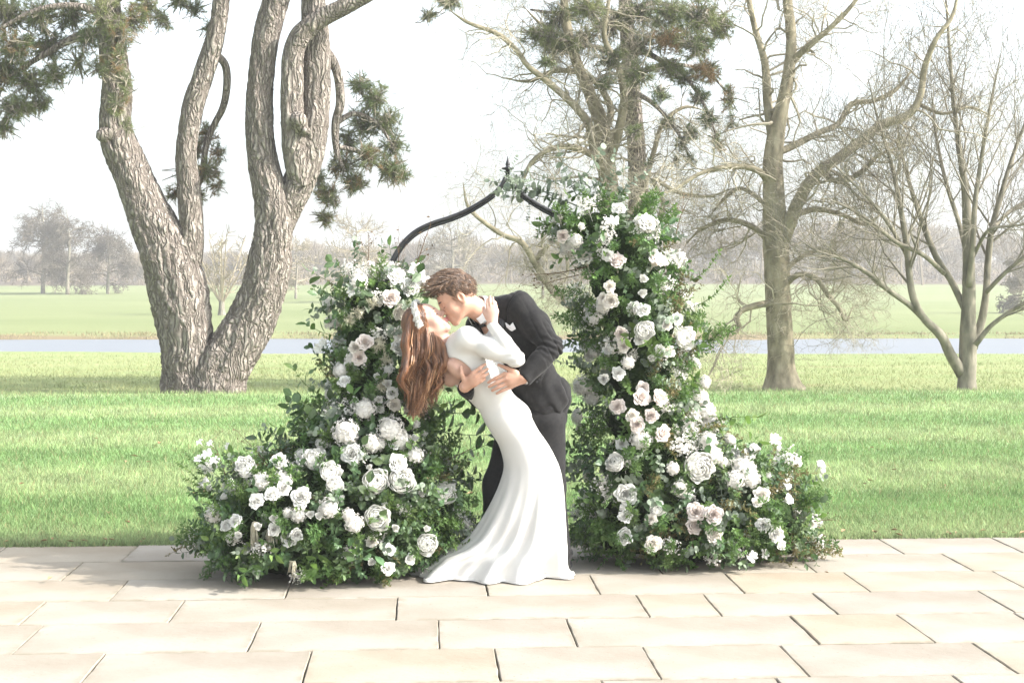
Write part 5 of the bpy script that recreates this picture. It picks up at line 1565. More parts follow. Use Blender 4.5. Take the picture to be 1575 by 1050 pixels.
def right_arrangement():
    g = np.random.default_rng(600)
    bl = Blobs([(915, 352, 48, 34, 8.80, .18), (960, 375, 68, 48, 8.82, .22), (962, 435, 74, 56, 8.84, .25), (983, 500, 74, 58, 8.84, .26), (982, 570, 68, 58, 8.84, .26),
                (984, 640, 72, 60, 8.82, .28), (988, 715, 86, 62, 8.80, .33), (1000, 790, 92, 64, 8.80, .36), (1095, 785, 100, 72, 8.82, .36), (1170, 790, 66, 66, 8.84, .30),
                (960, 815, 62, 50, 8.80, .32), (1060, 830, 120, 42, 8.76, .33), (1205, 822, 40, 40, 8.86, .24), (1050, 700, 60, 50, 8.85, .26)])
    t = thing('floral_arrangement', 'tall column of white and blush roses climbing the arch behind the groom', 'flowers', (W(1010, 870, 8.8)[0], 8.8, 0))
    core(t, bl, 0.72, 2)
    fl = [(952, 332, 11, 'R'), (945, 347, 9, 'O'), (990, 350, 13, 'R'), (979, 347, 9, 'w'), (1003, 349, 8, 'w'), (868, 342, 10, 'C'), (874, 360, 10, 'B'), (857, 366, 7, 'C'), (937, 388, 9, 'R'), (908, 406, 14, 'C'), (905, 392, 9, 'C'),
          (951, 409, 14, 'B'), (1004, 407, 15, 'B'), (1023, 395, 8, 'R'), (1037, 390, 8, 'R'), (986, 430, 9, 'w'), (940, 440, 9, 'C'), (985, 448, 9, 'w'), (942, 457, 12, 'C'), (932, 455, 9, 'C'), (972, 466, 10, 'R'),
          (988, 482, 11, 'R'), (978, 480, 8, 'w'), (958, 510, 11, 'B'), (962, 527, 10, 'P'), (990, 507, 14, 'N'), (984, 518, 10, 'R'), (1020, 501, 9, 'C'), (1034, 492, 9, 'R'), (1045, 516, 15, 'N'), (1010, 531, 8, 'R'), (1022, 546, 10, 'P'),
          (910, 536, 10, 'R'), (918, 551, 10, 'C'), (927, 535, 7, 'P'), (941, 545, 9, 'R'), (955, 574, 10, 'R'), (936, 581, 9, 'R'), (985, 617, 13, 'B'), (1009, 617, 14, 'B'), (988, 604, 10, 'B'), (955, 628, 12, 'B'), (973, 639, 10, 'C'), (980, 651, 12, 'B'),
          (1000, 640, 12, 'B'), (1013, 662, 13, 'B'), (985, 668, 10, 'C'), (960, 676, 10, 'R'), (986, 683, 15, 'h'), (951, 713, 13, 'N'), (965, 752, 16, 'R'), (966, 796, 12, 'R'), (963, 785, 8, 'w'), (962, 825, 14, 'R'), (1003, 829, 13, 'P'),
          (1010, 785, 11, 'N'), (1002, 798, 9, 'P'), (1071, 714, 21, 'G'), (1059, 806, 14, 'B'), (1073, 788, 14, 'B'), (1097, 791, 14, 'B'), (1095, 829, 14, 'P'), (1135, 698, 12, 'R'), (1118, 697, 11, 'R'), (1114, 680, 9, 'h'), (1160, 700, 10, 'R'),
          (1157, 713, 9, 'w'), (1140, 728, 17, 'h'), (1150, 742, 14, 'h'), (1128, 745, 13, 'h'), (1190, 686, 9, 'O'), (1217, 718, 10, 'R'), (1254, 721, 8, 'R'), (1260, 733, 7, 'w'), (1165, 766, 12, 'C'), (1158, 776, 8, 'C'), (1206, 772, 9, 'R'), (1174, 805, 11, 'R'),
          (1190, 816, 12, 'R'), (1196, 831, 9, 'R'), (1205, 752, 7, 'O'), (1150, 850, 8, 'O'), (1168, 846, 7, 'O'), (1240, 812, 7, 'C'), (1083, 640, 14, 'h'), (1088, 660, 14, 'h'), (1084, 682, 13, 'h'), (1092, 700, 12, 'h'), (1075, 620, 13, 'h'),
          (1000, 385, 8, 'w'), (898, 350, 9, 'w'), (925, 545, 10, 'h'), (905, 590, 15, 'h'), (918, 605, 13, 'h'), (930, 465, 10, 'h'), (920, 490, 11, 'h'), (1040, 745, 11, 'h'), (1050, 765, 9, 'h'), (1000, 555, 9, 'w'), (1060, 560, 9, 'h'), (1075, 585, 9, 'h'),
          (898, 640, 11, 'h'), (905, 655, 10, 'C'), (880, 375, 12, 'h'), (890, 365, 10, 'h'), (915, 480, 8, 'w'), (968, 560, 9, 'h'), (1030, 720, 9, 'h'), (1110, 720, 10, 'h'), (1180, 740, 9, 'w'), (1195, 700, 7, 'w')]
    place_flowers(t, bl, fl, g)
    P, Nn = bl.sample(420, g)
    k = 0
    for p, nr in zip(P, Nn):
        if nr[1] > 0.0 and p[2] > .15 and k < 34:
            ms, nm = ((ROSE_C, 'rose'), (BUD_W, 'spray_rose'), (CLUST, 'floret_cluster'))[k % 3]
            put(t, nm, ms[k % len(ms)], p, nr + g.normal(size=3) * .2, g.uniform(.03, .05), g); k += 1
    low = lambda px, py: py > 700
    high = lambda px, py: py < 700
    dress(t, bl, [
        ('leafy_sprig', LEAFY, 100, .13, .22, .35, .1, None), ('leafy_sprig', LEAFY, 60, .12, .20, .35, .0, low),
        ('broad_leaf_sprig', BROADD, 28, .14, .22, .35, .1, None), ('broad_leaf_sprig', BROAD, 36, .13, .22, .3, .1, None),
        ('fern_sprig', FERN, 100, .14, .24, .35, .0, low), ('fern_sprig', FERN, 90, .13, .22, .3, .1, high),
        ('small_leaf_sprig', SMALL, 120, .13, .22, .3, .1, None), ('small_leaf_sprig', SMALL, 50, .12, .2, .3, .0, lambda a, c: c > 820),
        ('eucalyptus_sprig', EUC, 90, .14, .24, .3, .1, None), ('olive_sprig', OLIVE, 70, .12, .2, .3, .1, lambda a, c: a > 985),
        ('blossom_spray', SPRAY, 46, .11, .17, .3, .2, high), ('blossom_spray', SPRAY, 20, .10, .16, .3, .2, low), ('olive_sprig', OLIVE, 24, .12, .2, .3, .0, lambda a, c: a > 1180)], g)
    def stick(name, me, px, py, Y, d, s):
        put(t, name, me, W(px, py, Y), d, s, g)
    for i in range(7):
        stick('eucalyptus_sprig', EUC[i % 2], g.uniform(774, 800), g.uniform(270, 288), AY - .04, (g.uniform(-.8, .8), -.3, g.uniform(-.5, .5)), g.uniform(.08, .13))
    # eucalyptus trailing over the crown of the arch
    for px, py, d, s in ((905, 325, (-.7, -.2, .75), .34), (890, 318, (-.9, -.2, .45), .36), (880, 322, (-.6, .2, .5), .3), (920, 322, (-.4, -.2, .8), .2), (860, 300, (-1, -.1, .28), .36), (900, 300, (.4, -.1, .6), .24), (820, 300, (-.9, -.2, .5), .24),
                        (875, 290, (.8, 0, .45), .28), (800, 272, (-.6, .3, .2), .10), (815, 300, (.1, .2, -.9), .12), (840, 282, (.9, -.1, .3), .3), (930, 300, (.5, 0, .7), .22), (945, 315, (.3, -.2, .8), .24), (790, 264, (.9, .2, .12), .22)):
        stick('eucalyptus_sprig', EUC[int(g.integers(2))], px, py, AY + .05, d, s)
    for px, py, d, s, ms in ((905, 345, (-.7, -.5, .2), .24, BROADD), (925, 360, (-.4, -.8, .1), .2, BROADD), (1085, 655, (.8, -.2, .5), .26, BROAD), (1090, 640, (.9, -.2, .1), .26, BROAD), (905, 690, (-.9, -.2, .2), .22, LEAFY), (900, 700, (-.9, -.2, -.2), .22, LEAFY),
                             (1065, 430, (.9, -.1, .4), .2, SMALL), (1070, 470, (.9, -.1, .3), .22, SMALL), (1060, 540, (.8, -.3, .3), .24, FERN), (1075, 520, (.9, -.1, .4), .2, FERN), (905, 500, (-1, -.2, .1), .2, FERN), (905, 450, (-1, -.2, 0), .2, FERN), (900, 540, (-1, -.2, .1), .18, EUC), (905, 555, (-.8, -.3, -.2), .18, EUC),
                             (895, 830, (-.8, -.3, .1), .2, LEAFY), (900, 720, (-.8, -.3, .2), .22, EUC), (895, 740, (-.8, -.3, .1), .2, EUC)):
        nm = {id(BROADD): 'broad_leaf_sprig', id(BROAD): 'broad_leaf_sprig', id(LEAFY): 'leafy_sprig', id(SMALL): 'small_leaf_sprig', id(FERN): 'fern_sprig', id(EUC): 'eucalyptus_sprig'}[id(ms)]
        stick(nm, ms[int(g.integers(len(ms)))], px, py, 8.7, d, s)
    for i in range(6):                                            # trail of grey eucalyptus down the front
        p, n_ = bl.hit(1107, 640 + i * 22); put(t, 'eucalyptus_sprig', EUC[i % 2], p + np.array([0, -.05, 0]), (.05, -.3, -1), .16, g)
    for px, py, d, s, k in ((905, 412, (-1, -.2, -.1), .34, 0), (1190, 800, (.9, -.2, .0), .34, 2), (1040, 360, (.4, 0, 1), .24, 0), (890, 420, (-1, -.2, -.4), .26, 2)):
        stick('bare_twig', TWIG[k], px, py, 8.72, d, s)
    for i in range(9):                                            # olive sprays that lie out on the paving
        stick('olive_sprig', OLIVE[i % 2], g.uniform(1195, 1235), g.uniform(835, 850), g.uniform(8.75, 8.95), (1, g.uniform(-.3, .2), g.uniform(0.02, .2)), g.uniform(.14, .24))
    for i in range(16):
        stick('blossom_spray' if i % 2 else 'fern_sprig', (SPRAY if i % 2 else FERN)[i % 2], g.uniform(1150, 1235), g.uniform(730, 790), g.uniform(8.7, 8.95), (g.uniform(-.1, .7), g.uniform(-.4, .3), 1), g.uniform(.12, .2))
left_arrangement()
right_arrangement()
# ================================================================== the couple
YB, YG, YK = 8.28, 8.42, 8.27          # depths of the bride's body, the groom's body and the two faces
SKIN_B = mat('skin_fair', (0.50, 0.305, 0.235), 0.5, (0.58, 0.375, 0.30), scale=14, sss=0.12, spec=0.3)
SKIN_G = mat('skin_warm', (0.47, 0.265, 0.185), 0.5, (0.55, 0.325, 0.24), scale=14, sss=0.12, spec=0.3)
LIP = mat('lip', (0.56, 0.25, 0.23), 0.4, spec=0.4)
HAIR_B = mat('hair_chestnut', (0.060, 0.024, 0.012), 0.38, (0.235, 0.105, 0.050), scale=26, stretch=(1.6, 1.6, 0.14), spec=0.5, bump=0.5, bump_scale=120, vary=0.0)
HAIR_BL = mat('hair_sunlit_gold', (0.30, 0.150, 0.072), 0.36, (0.48, 0.28, 0.15), scale=26, stretch=(1.6, 1.6, 0.14), spec=0.5)  # golden strands over the chestnut: sunlit highlights put into the colour
HAIR_G = mat('hair_brown', (0.050, 0.028, 0.018), 0.42, (0.13, 0.075, 0.045), scale=60, spec=0.5, bump=0.3, bump_scale=150)
GOWN = mat('gown_crepe', (0.58, 0.565, 0.54), 0.62, (0.625, 0.61, 0.585), scale=3, bump=0.04, bump_scale=180, spec=0.25, sheen=0.15)
WOOL = mat('black_wool', (0.015, 0.0145, 0.0155), 0.8, (0.022, 0.021, 0.021), scale=60, bump=0.12, bump_scale=220, spec=0.12, sheen=0.10)
SATIN = mat('black_satin', (0.016, 0.016, 0.018), 0.35, (0.025, 0.025, 0.028), scale=20, spec=0.5)
COTTON = mat('white_cotton', (0.74, 0.75, 0.78), 0.7, (0.80, 0.80, 0.82), scale=20, bump=0.05, bump_scale=90)
LEATHER = mat('black_leather', (0.012, 0.012, 0.013), 0.3, (0.02, 0.02, 0.02), scale=30, spec=0.5)
HAIR_GL = mat('hair_sunlit', (0.16, 0.095, 0.055), 0.4, (0.26, 0.16, 0.10), scale=30, spec=0.5)  # lighter copy of the brown hair, sun highlights painted in as strand colour
LASH = mat('lash', (0.03, 0.018, 0.012), 0.7)

def basis(fwd, up):
    f, u = unit(fwd), np.asarray(up, float)
    u = unit(u - f * (u @ f))
    return np.array([np.cross(f, u), f, u])       # rows: side, forward, up
def turn(fwd, axis, deg):
    q = Matrix.Rotation(R(deg), 3, Vector([float(x) for x in axis]))
    return np.array(q @ Vector([float(x) for x in fwd]))

def normals(V, Q):
    n = np.cross(V[Q[:, 2]] - V[Q[:, 0]], V[Q[:, 3]] - V[Q[:, 1]])
    N = np.zeros_like(V)
    for i in range(4): np.add.at(N, Q[:, i], n)
    return unit(N)

def head_field(c, M, s, neck_to, neck_r, female):
    fld = Field(c - 0.16 * s - .02, c + 0.16 * s + .02, 0.0022)
    lo = np.minimum(fld.lo, np.asarray(neck_to) - .09); hi = np.maximum(c + .16 * s + .02, np.asarray(neck_to) + .09)
    fld = Field(lo, hi, 0.0024)
    L = lambda x, y, z: c + s * (np.array([x, y, z]) @ M)
    E = lambda p, r, k=.02, op='add': fld.ellipsoid(L(*p), np.array(r) * s, M, k * s, op)
    C = lambda a, b, ra, rb, k=.015, op='add': fld.cone(L(*a), L(*b), ra * s, rb * s, k * s, op)
    E((0, -.015, .035), (.074, .094, .082))
    E((0, .026, -.028), (.056, .064, .074), .03)
    E((0, .030, .035), (.060, .060, .058), .03)
    for q in (-1, 1):
        C((q * .050, -.008, -.045), (q * .016, .064, -.098), .019, .013, .03)
        E((q * .038, .052, -.030), (.026, .026, .030), .03)
        C((q * .010, .087, .021), (q * .046, .068, .020), .008, .006, .02)
    E((0, .074, -.098), (.017, .016, .017), .025)
    E((0, .078, -.062), (.030, .016, .026), .02)
    for q in (-1, 1):
        E((q * .032, .098, .001), (.018, .016, .013), .014, 'sub')
        E((q * .031, .0705, .001), (.0150, .0150, .0135), .004)
    C((0, .086, .012), (0, .1115, -.028), .0075, .0095, .014)
    for q in (-1, 1):
        E((q * .0115, .098, -.033), (.0085, .010, .0075), .008)
    C((-.020, .085, -.0585), (0, .0965, -.0555), .0045, .0068, .006); C((.020, .085, -.0585), (0, .0965, -.0555), .0045, .0068, .006)
    C((-.017, .085, -.066), (0, .0945, -.0685), .0050, .0080, .006); C((.017, .085, -.066), (0, .0945, -.0685), .0050, .0080, .006)
    for q in (() if female else (-1, 1)):
        E((q * .076, -.014, -.006), (.010, .021, .032), .008)
        E((q * .086, -.010, -.004), (.008, .011, .019), .005, 'sub')
    fld.cone(L(0, -.028, -.045), neck_to, neck_r * 1.02, neck_r * 1.12, 0.03)
    return fld, L

def hand(fld, palm, k=.010):
    """palm: dict(wrist, knuckles [4 points], tips [4], bend [4 mid points], thumb [3 points])."""
    w = palm['wrist']
    for kn in palm['knuckles']:
        fld.cone(w + (kn - w) * .12, kn, palm.get('rw', .020), .0105, .012)
    mid = sum(palm['knuckles']) / 4
    fld.cone(w, w + (mid - w) * .75, .024, .026, .02, flat=(palm['normal'], .55))
    for kn, md, tp, r in zip(palm['knuckles'], palm['bend'], palm['tips'], palm.get('fr', (.0098, .0102, .0098, .0088))):
        fld.cone(kn, md, r * 1.12, r, .005); fld.cone(md, tp, r, r * .78, .004)
    th = palm['thumb']
    fld.cone(th[0], th[1], .015, .011, .012); fld.cone(th[1], th[2], .011, .0082, .004)

def join(parts):
    V, Q, mi, n = [], [], [], 0
    for v, q, m in parts:
        V.append(v); Q.append(q + n); mi.append(m); n += len(v)
    return np.concatenate(V), np.concatenate(Q), np.concatenate(mi)

def strands(P, r, sides=4):
    v, q = tubes(P, r, sides)
    return v, q

# ------------------------------------------------------------------ groom geometry first (hands rest on the bride)
GT = unit([-.48, 0, .88]); GF0 = unit([-.88, 0, -.48]); NEAR = np.array([0, -1.0, 0])
GF = math.cos(R(40)) * GF0 + math.sin(R(40)) * NEAR
GL = math.cos(R(40)) * NEAR - math.sin(R(40)) * GF0            # towards his left side, which faces the camera
GM = np.array([GL, GF, GT])
g_sc = W(768, 487, YG)
g_shL, g_shR = g_sc + .185 * GL, g_sc - .185 * GL
g_elL, g_wrL = W(849, 534, YG - .22), W(808, 579, YG - .29)
g_elR, g_wrR = W(737, 610, YG + .10), W(717, 597, YB - .085)
g_neck = W(749, 484, YG - .02)
GH = basis(turn(np.array([-.85, 0, -.52]), [-.52, 0, .85], 8), [-.52, 0, .85])
g_head = W(703, 459, YK + .012)
handL = dict(wrist=W(806, 581, YB - .168), normal=np.array([.1, -1, .1]),
             knuckles=[W(776, 575, YB - .172), W(779, 582, YB - .175), W(782, 589, YB - .172), W(786, 595, YB - .165)],
             bend=[W(763, 581, YB - .168), W(765, 588, YB - .170), W(768, 594.5, YB - .168), W(773, 600, YB - .162)],
             tips=[W(751, 588, YB - .152), W(752, 594.5, YB - .154), W(757, 600.5, YB - .152), W(764, 605, YB - .148)],
             thumb=[W(794, 573, YB - .17), W(780, 566, YB - .170), W(767, 561, YB - .155)])
handR = dict(wrist=W(714, 595, YB - .125), normal=np.array([-.3, -1, -.2]),
             knuckles=[W(728, 573, YB - .165), W(732, 579, YB - .168), W(733, 585, YB - .165), W(731, 591, YB - .158)],
             bend=[W(738, 566, YB - .168), W(742, 572, YB - .170), W(743, 579, YB - .168), W(740, 586, YB - .163)],
             tips=[W(746, 560, YB - .158), W(750, 567, YB - .160), W(750.5, 574.5, YB - .158), W(746, 582.5, YB - .154)],
             thumb=[W(715, 585, YB - .145), W(710, 575, YB - .150), W(709, 564, YB - .140)])

def build_groom():
    base = W(825, 884, YG); base[2] = 0
    t = thing('person', 'person in black tuxedo and bow tie bending over to kiss the bride', 'person', base)
    # ---- body
    hf, L = head_field(g_head, GH, 1.02, g_neck, .056, False)
    hv, hq = hf.mesh()
    loc = ((hv - g_head) / 1.02) @ GH.T
    fc = loc[hq].mean(1)
    lip = (np.abs(fc[:, 0]) < .019) & (fc[:, 1] > .0895) & (fc[:, 2] < -.052) & (fc[:, 2] > -.076)
    bf = Field(W(660, 640, YG)[0:3] * [1, 0, 0] + [0, 8.05, .78], W(880, 430, YG) * [1, 0, 0] + [0, 8.72, 1.52], 0.004)
    bf.ellipsoid(W(790, 525, YG), (.15, .10, .17), GM, .05); bf.ellipsoid(W(820, 590, YG), (.13, .09, .14), GM, .05)
    bf.cone(g_shR * .97 + g_sc * .03, g_shL * .97 + g_sc * .03, .05, .05, .04)
    bf.cone(g_neck, W(765, 505, YG), .06, .08, .03)
    bf.cone(g_shL, g_elL, .045, .036); bf.cone(g_elL, handL['wrist'], .034, .025)
    bf.cone(g_shR, g_elR, .045, .036); bf.cone(g_elR, handR['wrist'], .034, .025)
    hand(bf, handL); hand(bf, handR)
    bv, bq = bf.mesh(); bv = relax(bv, bq, 1, .35)
    V, Q, mi = join([(hv, hq, lip.astype(int)), (bv, bq, np.zeros(len(bq), int))])
    under(obj('body', make_mesh('body', V, Q, True, mi), [SKIN_G, LIP]), t)
    # ---- face details
    for q in (-1, 1):
        P = np.array([L(q * x, y, z) for x, y, z in ((.012, .0955, .0225), (.024, .0945, .0265), (.038, .085, .0265), (.050, .071, .021))])
        v, tr, qd = tube(spline(P, 9), np.array([.0028, .0035, .004, .004, .0038, .0035, .003, .002, .001]), 6)
        under(obj('eyebrow', make_mesh('eyebrow', v, [tr, qd], True), HAIR_G), t)
        P = np.array([L(q * x, y, z) for x, y, z in ((.018, .0825, -.004), (.026, .0865, -.0068), (.034, .0862, -.007), (.043, .0795, -.005))])
        v, tr, qd = tube(spline(P, 8), .0011, 5)
        under(obj('eyelashes', make_mesh('eyelashes', v, [tr, qd]), LASH), t)
    # ---- hair: short sides, fuller top swept forward
    s = 1.02
    hf2 = Field(g_head - .19, g_head + .19, .0035)
    EE = lambda p, r, k=.02, op='add': hf2.ellipsoid(L(*p), np.array(r) * s, GH, k * s, op)
    EE((0, -.018, .043), (.081, .102, .088)); EE((0, .030, .088), (.064, .074, .044), .025); EE((0, .066, .098), (.045, .034, .026), .02); EE((0, -.03, .10), (.06, .06, .035), .03)
    sl, P = hf2._box(g_head - .18, g_head + .18)
    q = ((P - g_head) / s) @ GH.T
    line = np.interp(q[..., 1], [-.11, -.085, -.055, -.034, -.020, .012, .026, .040, .066, .12], [-.088, -.082, -.030, .004, .022, .010, -.018, .052, .070, .070])
    hf2._put(sl, ((line - q[..., 2]) * .7 * s).astype(np.float32), 0, 'and')
    v, qd = hf2.mesh(); v = relax(v, qd, 2, .5)
    n = normals(v, qd)
    lv = ((v - g_head) / s) @ GH.T
    v = v + n * (.0030 * fbm(np.stack([lv[:, 0] * 130, lv[:, 1] * 16, lv[:, 2] * 22], -1), 5, 2))[:, None]
    hair = under(obj('hair', make_mesh('hair', v, qd, True), HAIR_G), t)
    g = np.random.default_rng(12)
    pick = g.choice(len(v), 1500, replace=False)
    root, nn, rl = v[pick], n[pick], lv[pick]
    top = smooth01((rl[:, 2] - .06) / .05)[:, None]
    flow_loc = np.stack([np.sign(rl[:, 0]) * .15 + g.normal(size=len(pick)) * .07, .9 * top[:, 0] - .45 * (1 - top[:, 0]), .30 * top[:, 0] - .8 * (1 - top[:, 0])], -1)
    flow = flow_loc @ GH
    ln = (.022 + .040 * top[:, 0]) * g.uniform(.6, 1.2, len(pick))
    k = np.linspace(0, 1, 5)
    Ps = root[:, None] + flow[:, None] * (ln[:, None, None] * k[None, :, None]) + nn[:, None] * (.004 + .012 * top[:, None] * np.sin(k * 2.2)[None, :, None]) + g.normal(size=(len(pick), 5, 3)) * .0003
    rr = np.tile(np.array([.0012, .0013, .0011, .0008, .0003]), (len(pick), 1)) * 1.15
    vv, qq = strands(Ps, rr, 3)
    hl = HAIR_GL
    half_ = len(qq) // 2
    o = obj('hair_strands', make_mesh('hair_strands', vv, qq, False, (np.arange(len(qq)) // 12 % 5 == 0).astype(int)), [HAIR_G, HAIR_GL]); under(o, t)
    o.parent = hair; o.location = (0, 0, 0); o['kind'] = 'stuff'
    # ---- shirt
    sf = Field(W(700, 640, YG) * [1, 0, 0] + [0, 8.05, .9], W(880, 430, YG) * [1, 0, 0] + [0, 8.72, 1.60], .0045)
    sf.ellipsoid(W(785, 521, YG), (.178, .121, .185), GM, .05); sf.ellipsoid(W(812, 582, YG), (.15, .11, .14), GM, .05)
    v, qd = sf.mesh()
    under(obj('shirt', make_mesh('shirt', v, qd, True), COTTON), t)
    up = unit(L(0, -.02, 0) - g_neck)
    side = unit(np.cross(up, GF)); fr = np.cross(side, up)
    # folded collar: a leaning band round the neck, open at the front
    a = np.linspace(-2.75, 2.75, 40)
    ring = []
    for h, r in ((-.035, .074), (.000, .068), (.030, .064), (.034, .068), (.010, .078), (-.014, .088)):
        dip = -.012 * np.cos(a) * 1.0
        ring.append((g_neck + up * .055)[None] + up[None] * (h + .002 - .018 * (1 - np.abs(a) / 2.75) * 0)[..., None] * np.ones((40, 1)) + r * (np.cos(a + math.pi)[:, None] * fr + np.sin(a + math.pi)[:, None] * side) * np.array([1, 1, 1]))
    V = np.concatenate(ring); i = np.arange(5)[:, None] * 40; j = np.arange(39)[None]
    under(obj('collar', make_mesh('collar', V, np.stack([i + j, i + j + 1, i + 41 + j, i + 40 + j], -1).reshape(-1, 4), True), COTTON), t)
    # ---- bow tie
    tc_ = g_neck + fr * .090 + up * .026
    b = Buf()
    for sg in (-1, 1):
        pts = []
        for u_, wd, th in ((.005, .007, .006), (.018, .011, .009), (.034, .015, .010), (.046, .016, .006)):
            c = tc_ + side * sg * u_ - fr * u_ * .25
            pts.append([c + up * wd + fr * .0, c + fr * th, c - up * wd, c - fr * th])
        V = np.array(pts).reshape(-1, 3)
        i = np.arange(3)[:, None] * 4; j = np.arange(4)[None]; j2 = (j + 1) % 4
        b.add(V, None, np.concatenate([np.stack([i + j, i + j2, i + 4 + j2, i + 4 + j], -1).reshape(-1, 4), [[12, 13, 14, 15]]]))
    v, tr, qd = tube(np.array([tc_ - up * .011 + fr * .004, tc_ + fr * .008, tc_ + up * .011 + fr * .004]), np.array([.006, .008, .006]), 8); b.add(v, tr, qd)
    under(obj('bow_tie', b.mesh('bow_tie', True), SATIN), t)
    # ---- jacket
    jf = Field(W(655, 640, YG) * [1, 0, 0] + [0, 7.98, .74], W(905, 430, YG) * [1, 0, 0] + [0, 8.78, 1.58], .0040)
    jf.ellipsoid(W(786, 521, YG), (.192, .134, .195), GM, .05)
    jf.cone(g_shR - GL * .0, g_shL, .068, .068, .05)
    jf.ellipsoid(W(814, 580, YG), (.168, .128, .16), GM, .06)
    jf.ellipsoid(W(836, 618, YG + .01), (.130, .165, .125), None, .06)
    jf.cone(W(842, 612, YG + .01), W(858, 642, YG + .02), .100, .052, .05)
    jf.ellipsoid(W(856, 604, YG), (.080, .13, .085), None, .05)
    # arms
    jf.chain([(*g_shL, .069), (*(g_shL * .55 + g_elL * .45 + np.array([.008, 0, .006])), .069), (*g_elL, .058)], .045)
    jf.chain([(*g_elL, .060), (*(g_elL * .5 + g_wrL * .5), .056), (*g_wrL, .048)], .012)
    jf.chain([(*g_shR, .076), (*g_elR, .058)], .045)
    jf.chain([(*g_elR, .060), (*g_wrR, .050)], .02)
    jf.cone(W(760, 472, YG - .01), g_shL, .055, .064, .05)
    jf.cone(g_neck - up * .01, g_neck + up * .040, .090, .082, .03)
    # openings: the shirt front, the neck, the cuffs
    jf.ellipsoid(W(765, 490, YG) + GF * .135, (.066, .085, .150), GM, .004, 'sub')
    jf.cone(g_neck + up * .022, g_neck + up * .16, .072, .088, .008, 'sub')
    wl = unit(handL['wrist'] - g_elL)
    jf.cone(g_wrL + unit(g_wrL - g_elL) * .070, g_wrL + unit(g_wrL - g_elL) * .16, .062, .07, .0, 'sub')
    jf.cone(g_wrL + unit(g_wrL - g_elL) * .02, g_wrL + unit(g_wrL - g_elL) * .1, .036, .040, .0, 'sub')
    jf.cone(g_wrR + unit(g_wrR - g_elR) * .074, g_wrR + unit(g_wrR - g_elR) * .16, .064, .07, .0, 'sub')
    v, qd = jf.mesh(); v = relax(v, qd, 2, .5)
    n = normals(v, qd)
    # cloth: drag folds from shoulder and hip, tight rucks at the elbow
    d = .0035 * fbm(v * np.array([13, 13, 8]), 3, 3)
    de = np.linalg.norm(v - g_elL, axis=1)
    ua = unit(g_wrL - g_shL)
    ruck = np.sin((v - g_elL) @ unit(g_wrL - g_elL + .25 * (g_elL - g_shL)) * 190 + 3 * fbm(v * 16, 8, 2))
    d += .0065 * np.sign(ruck) * np.abs(ruck) ** .7 * np.exp(-(de / .070) ** 2)
    arm_t = np.exp(-((np.linalg.norm(np.cross(v - g_shL, unit(g_elL - g_shL)), axis=1)) / .09) ** 4)
    d += .0022 * arm_t * np.sin((v @ unit([.55, .1, -.4])) * 70 + 4 * fbm(v * 7, 12, 2))
    d += .0035 * np.exp(-((v[:, 2] - .90) / .14) ** 2) * np.sin(v[:, 0] * 60 + v[:, 2] * 34 + 3 * fbm(v * 6, 4, 2))
    # sharp creases running off elbow, armpit and waist, and the armhole seam
    rg = lambda q, sd_: np.maximum(0, 1 - 3.2 * np.abs(vnoise(q, sd_))) ** 1.5
    ax_ = unit(g_elL - g_shL); al = (v - g_shL) @ ax_
    d -= .0050 * arm_t * rg(np.stack([al * 9 + v[:, 2] * 6, (v @ unit([.8, .2, .5])) * 22, v[:, 1] * 7], -1), 71)
    d -= .0070 * (1 - arm_t) * rg(np.stack([v[:, 0] * 13 + v[:, 2] * 5, v[:, 1] * 5, v[:, 2] * 11 - v[:, 0] * 8], -1), 72) * smooth01((1.24 - v[:, 2]) / .2)
    seam = (v - (g_shL - ax_ * .012)) @ unit(ax_ * .75 + GL * .55)
    d -= .006 * np.exp(-(seam / .0045) ** 2) * (np.linalg.norm(v - g_shL, axis=1) < .13)
    v = v + n * d[:, None]
    v = relax(v, qd, 1, .25)
    jack = under(obj('jacket', make_mesh('jacket', v, qd, True), WOOL), t)
    # satin lapels lying on the chest beside the opening
    def on_chest(lc, tcoord, lift):
        c0 = W(786, 521, YG)
        r = np.array([.192, .134, .195])
        y = math.sqrt(max(0, 1 - (lc / r[0]) ** 2 - (tcoord / r[2]) ** 2)) * r[1]
        return c0 + GL * lc + GT * tcoord + GF * (y + lift)
    for sg in (-1, 1):
        rows_ = [(.150, .070, .118), (.120, .062, .128), (.090, .056, .122), (.055, .052, .104), (.010, .048, .082), (-.040, .040, .062), (-.085, .030, .042), (-.115, .022, .026)]
        V = []
        for tt, i0, i1 in rows_:
            for q_ in np.linspace(0, 1, 5):
                V.append(on_chest(sg * (i0 + (i1 - i0) * q_), tt, .010 + .005 * math.sin(q_ * math.pi)))
        V = np.array(V); m = len(rows_)
        i = np.arange(m - 1)[:, None] * 5; j = np.arange(4)[None]
        Q = np.stack([i + j, i + j + 1, i + 6 + j, i + 5 + j], -1).reshape(-1, 4)
        lo = obj('lapel', make_mesh('lapel', V, Q, True), SATIN); under(lo, t)
        md = lo.modifiers.new('thick', 'SOLIDIFY'); md.thickness = .006; md.offset = 0
    # pocket square with two points
    c = W(784, 505, 0.0 + 1) * 0 + on_chest(.152, .060, .014)
    xs_, zs_ = GL, GT
    V = np.array([c - xs_ * .026 - zs_ * .022, c + xs_ * .026 - zs_ * .020, c + xs_ * .036 + zs_ * .018 + GF * .006, c + xs_ * .008 + zs_ * .010 + GF * .012, c - xs_ * .016 + zs_ * .034 + GF * .008, c - xs_ * .030 + zs_ * .008 + GF * .004])
    po = obj('pocket_square', make_mesh('pocket_square', V, [np.array([[0, 1, 3], [1, 2, 3], [0, 3, 5], [3, 4, 5]])]), COTTON); under(po, t)
    md = po.modifiers.new('thick', 'SOLIDIFY'); md.thickness = .004
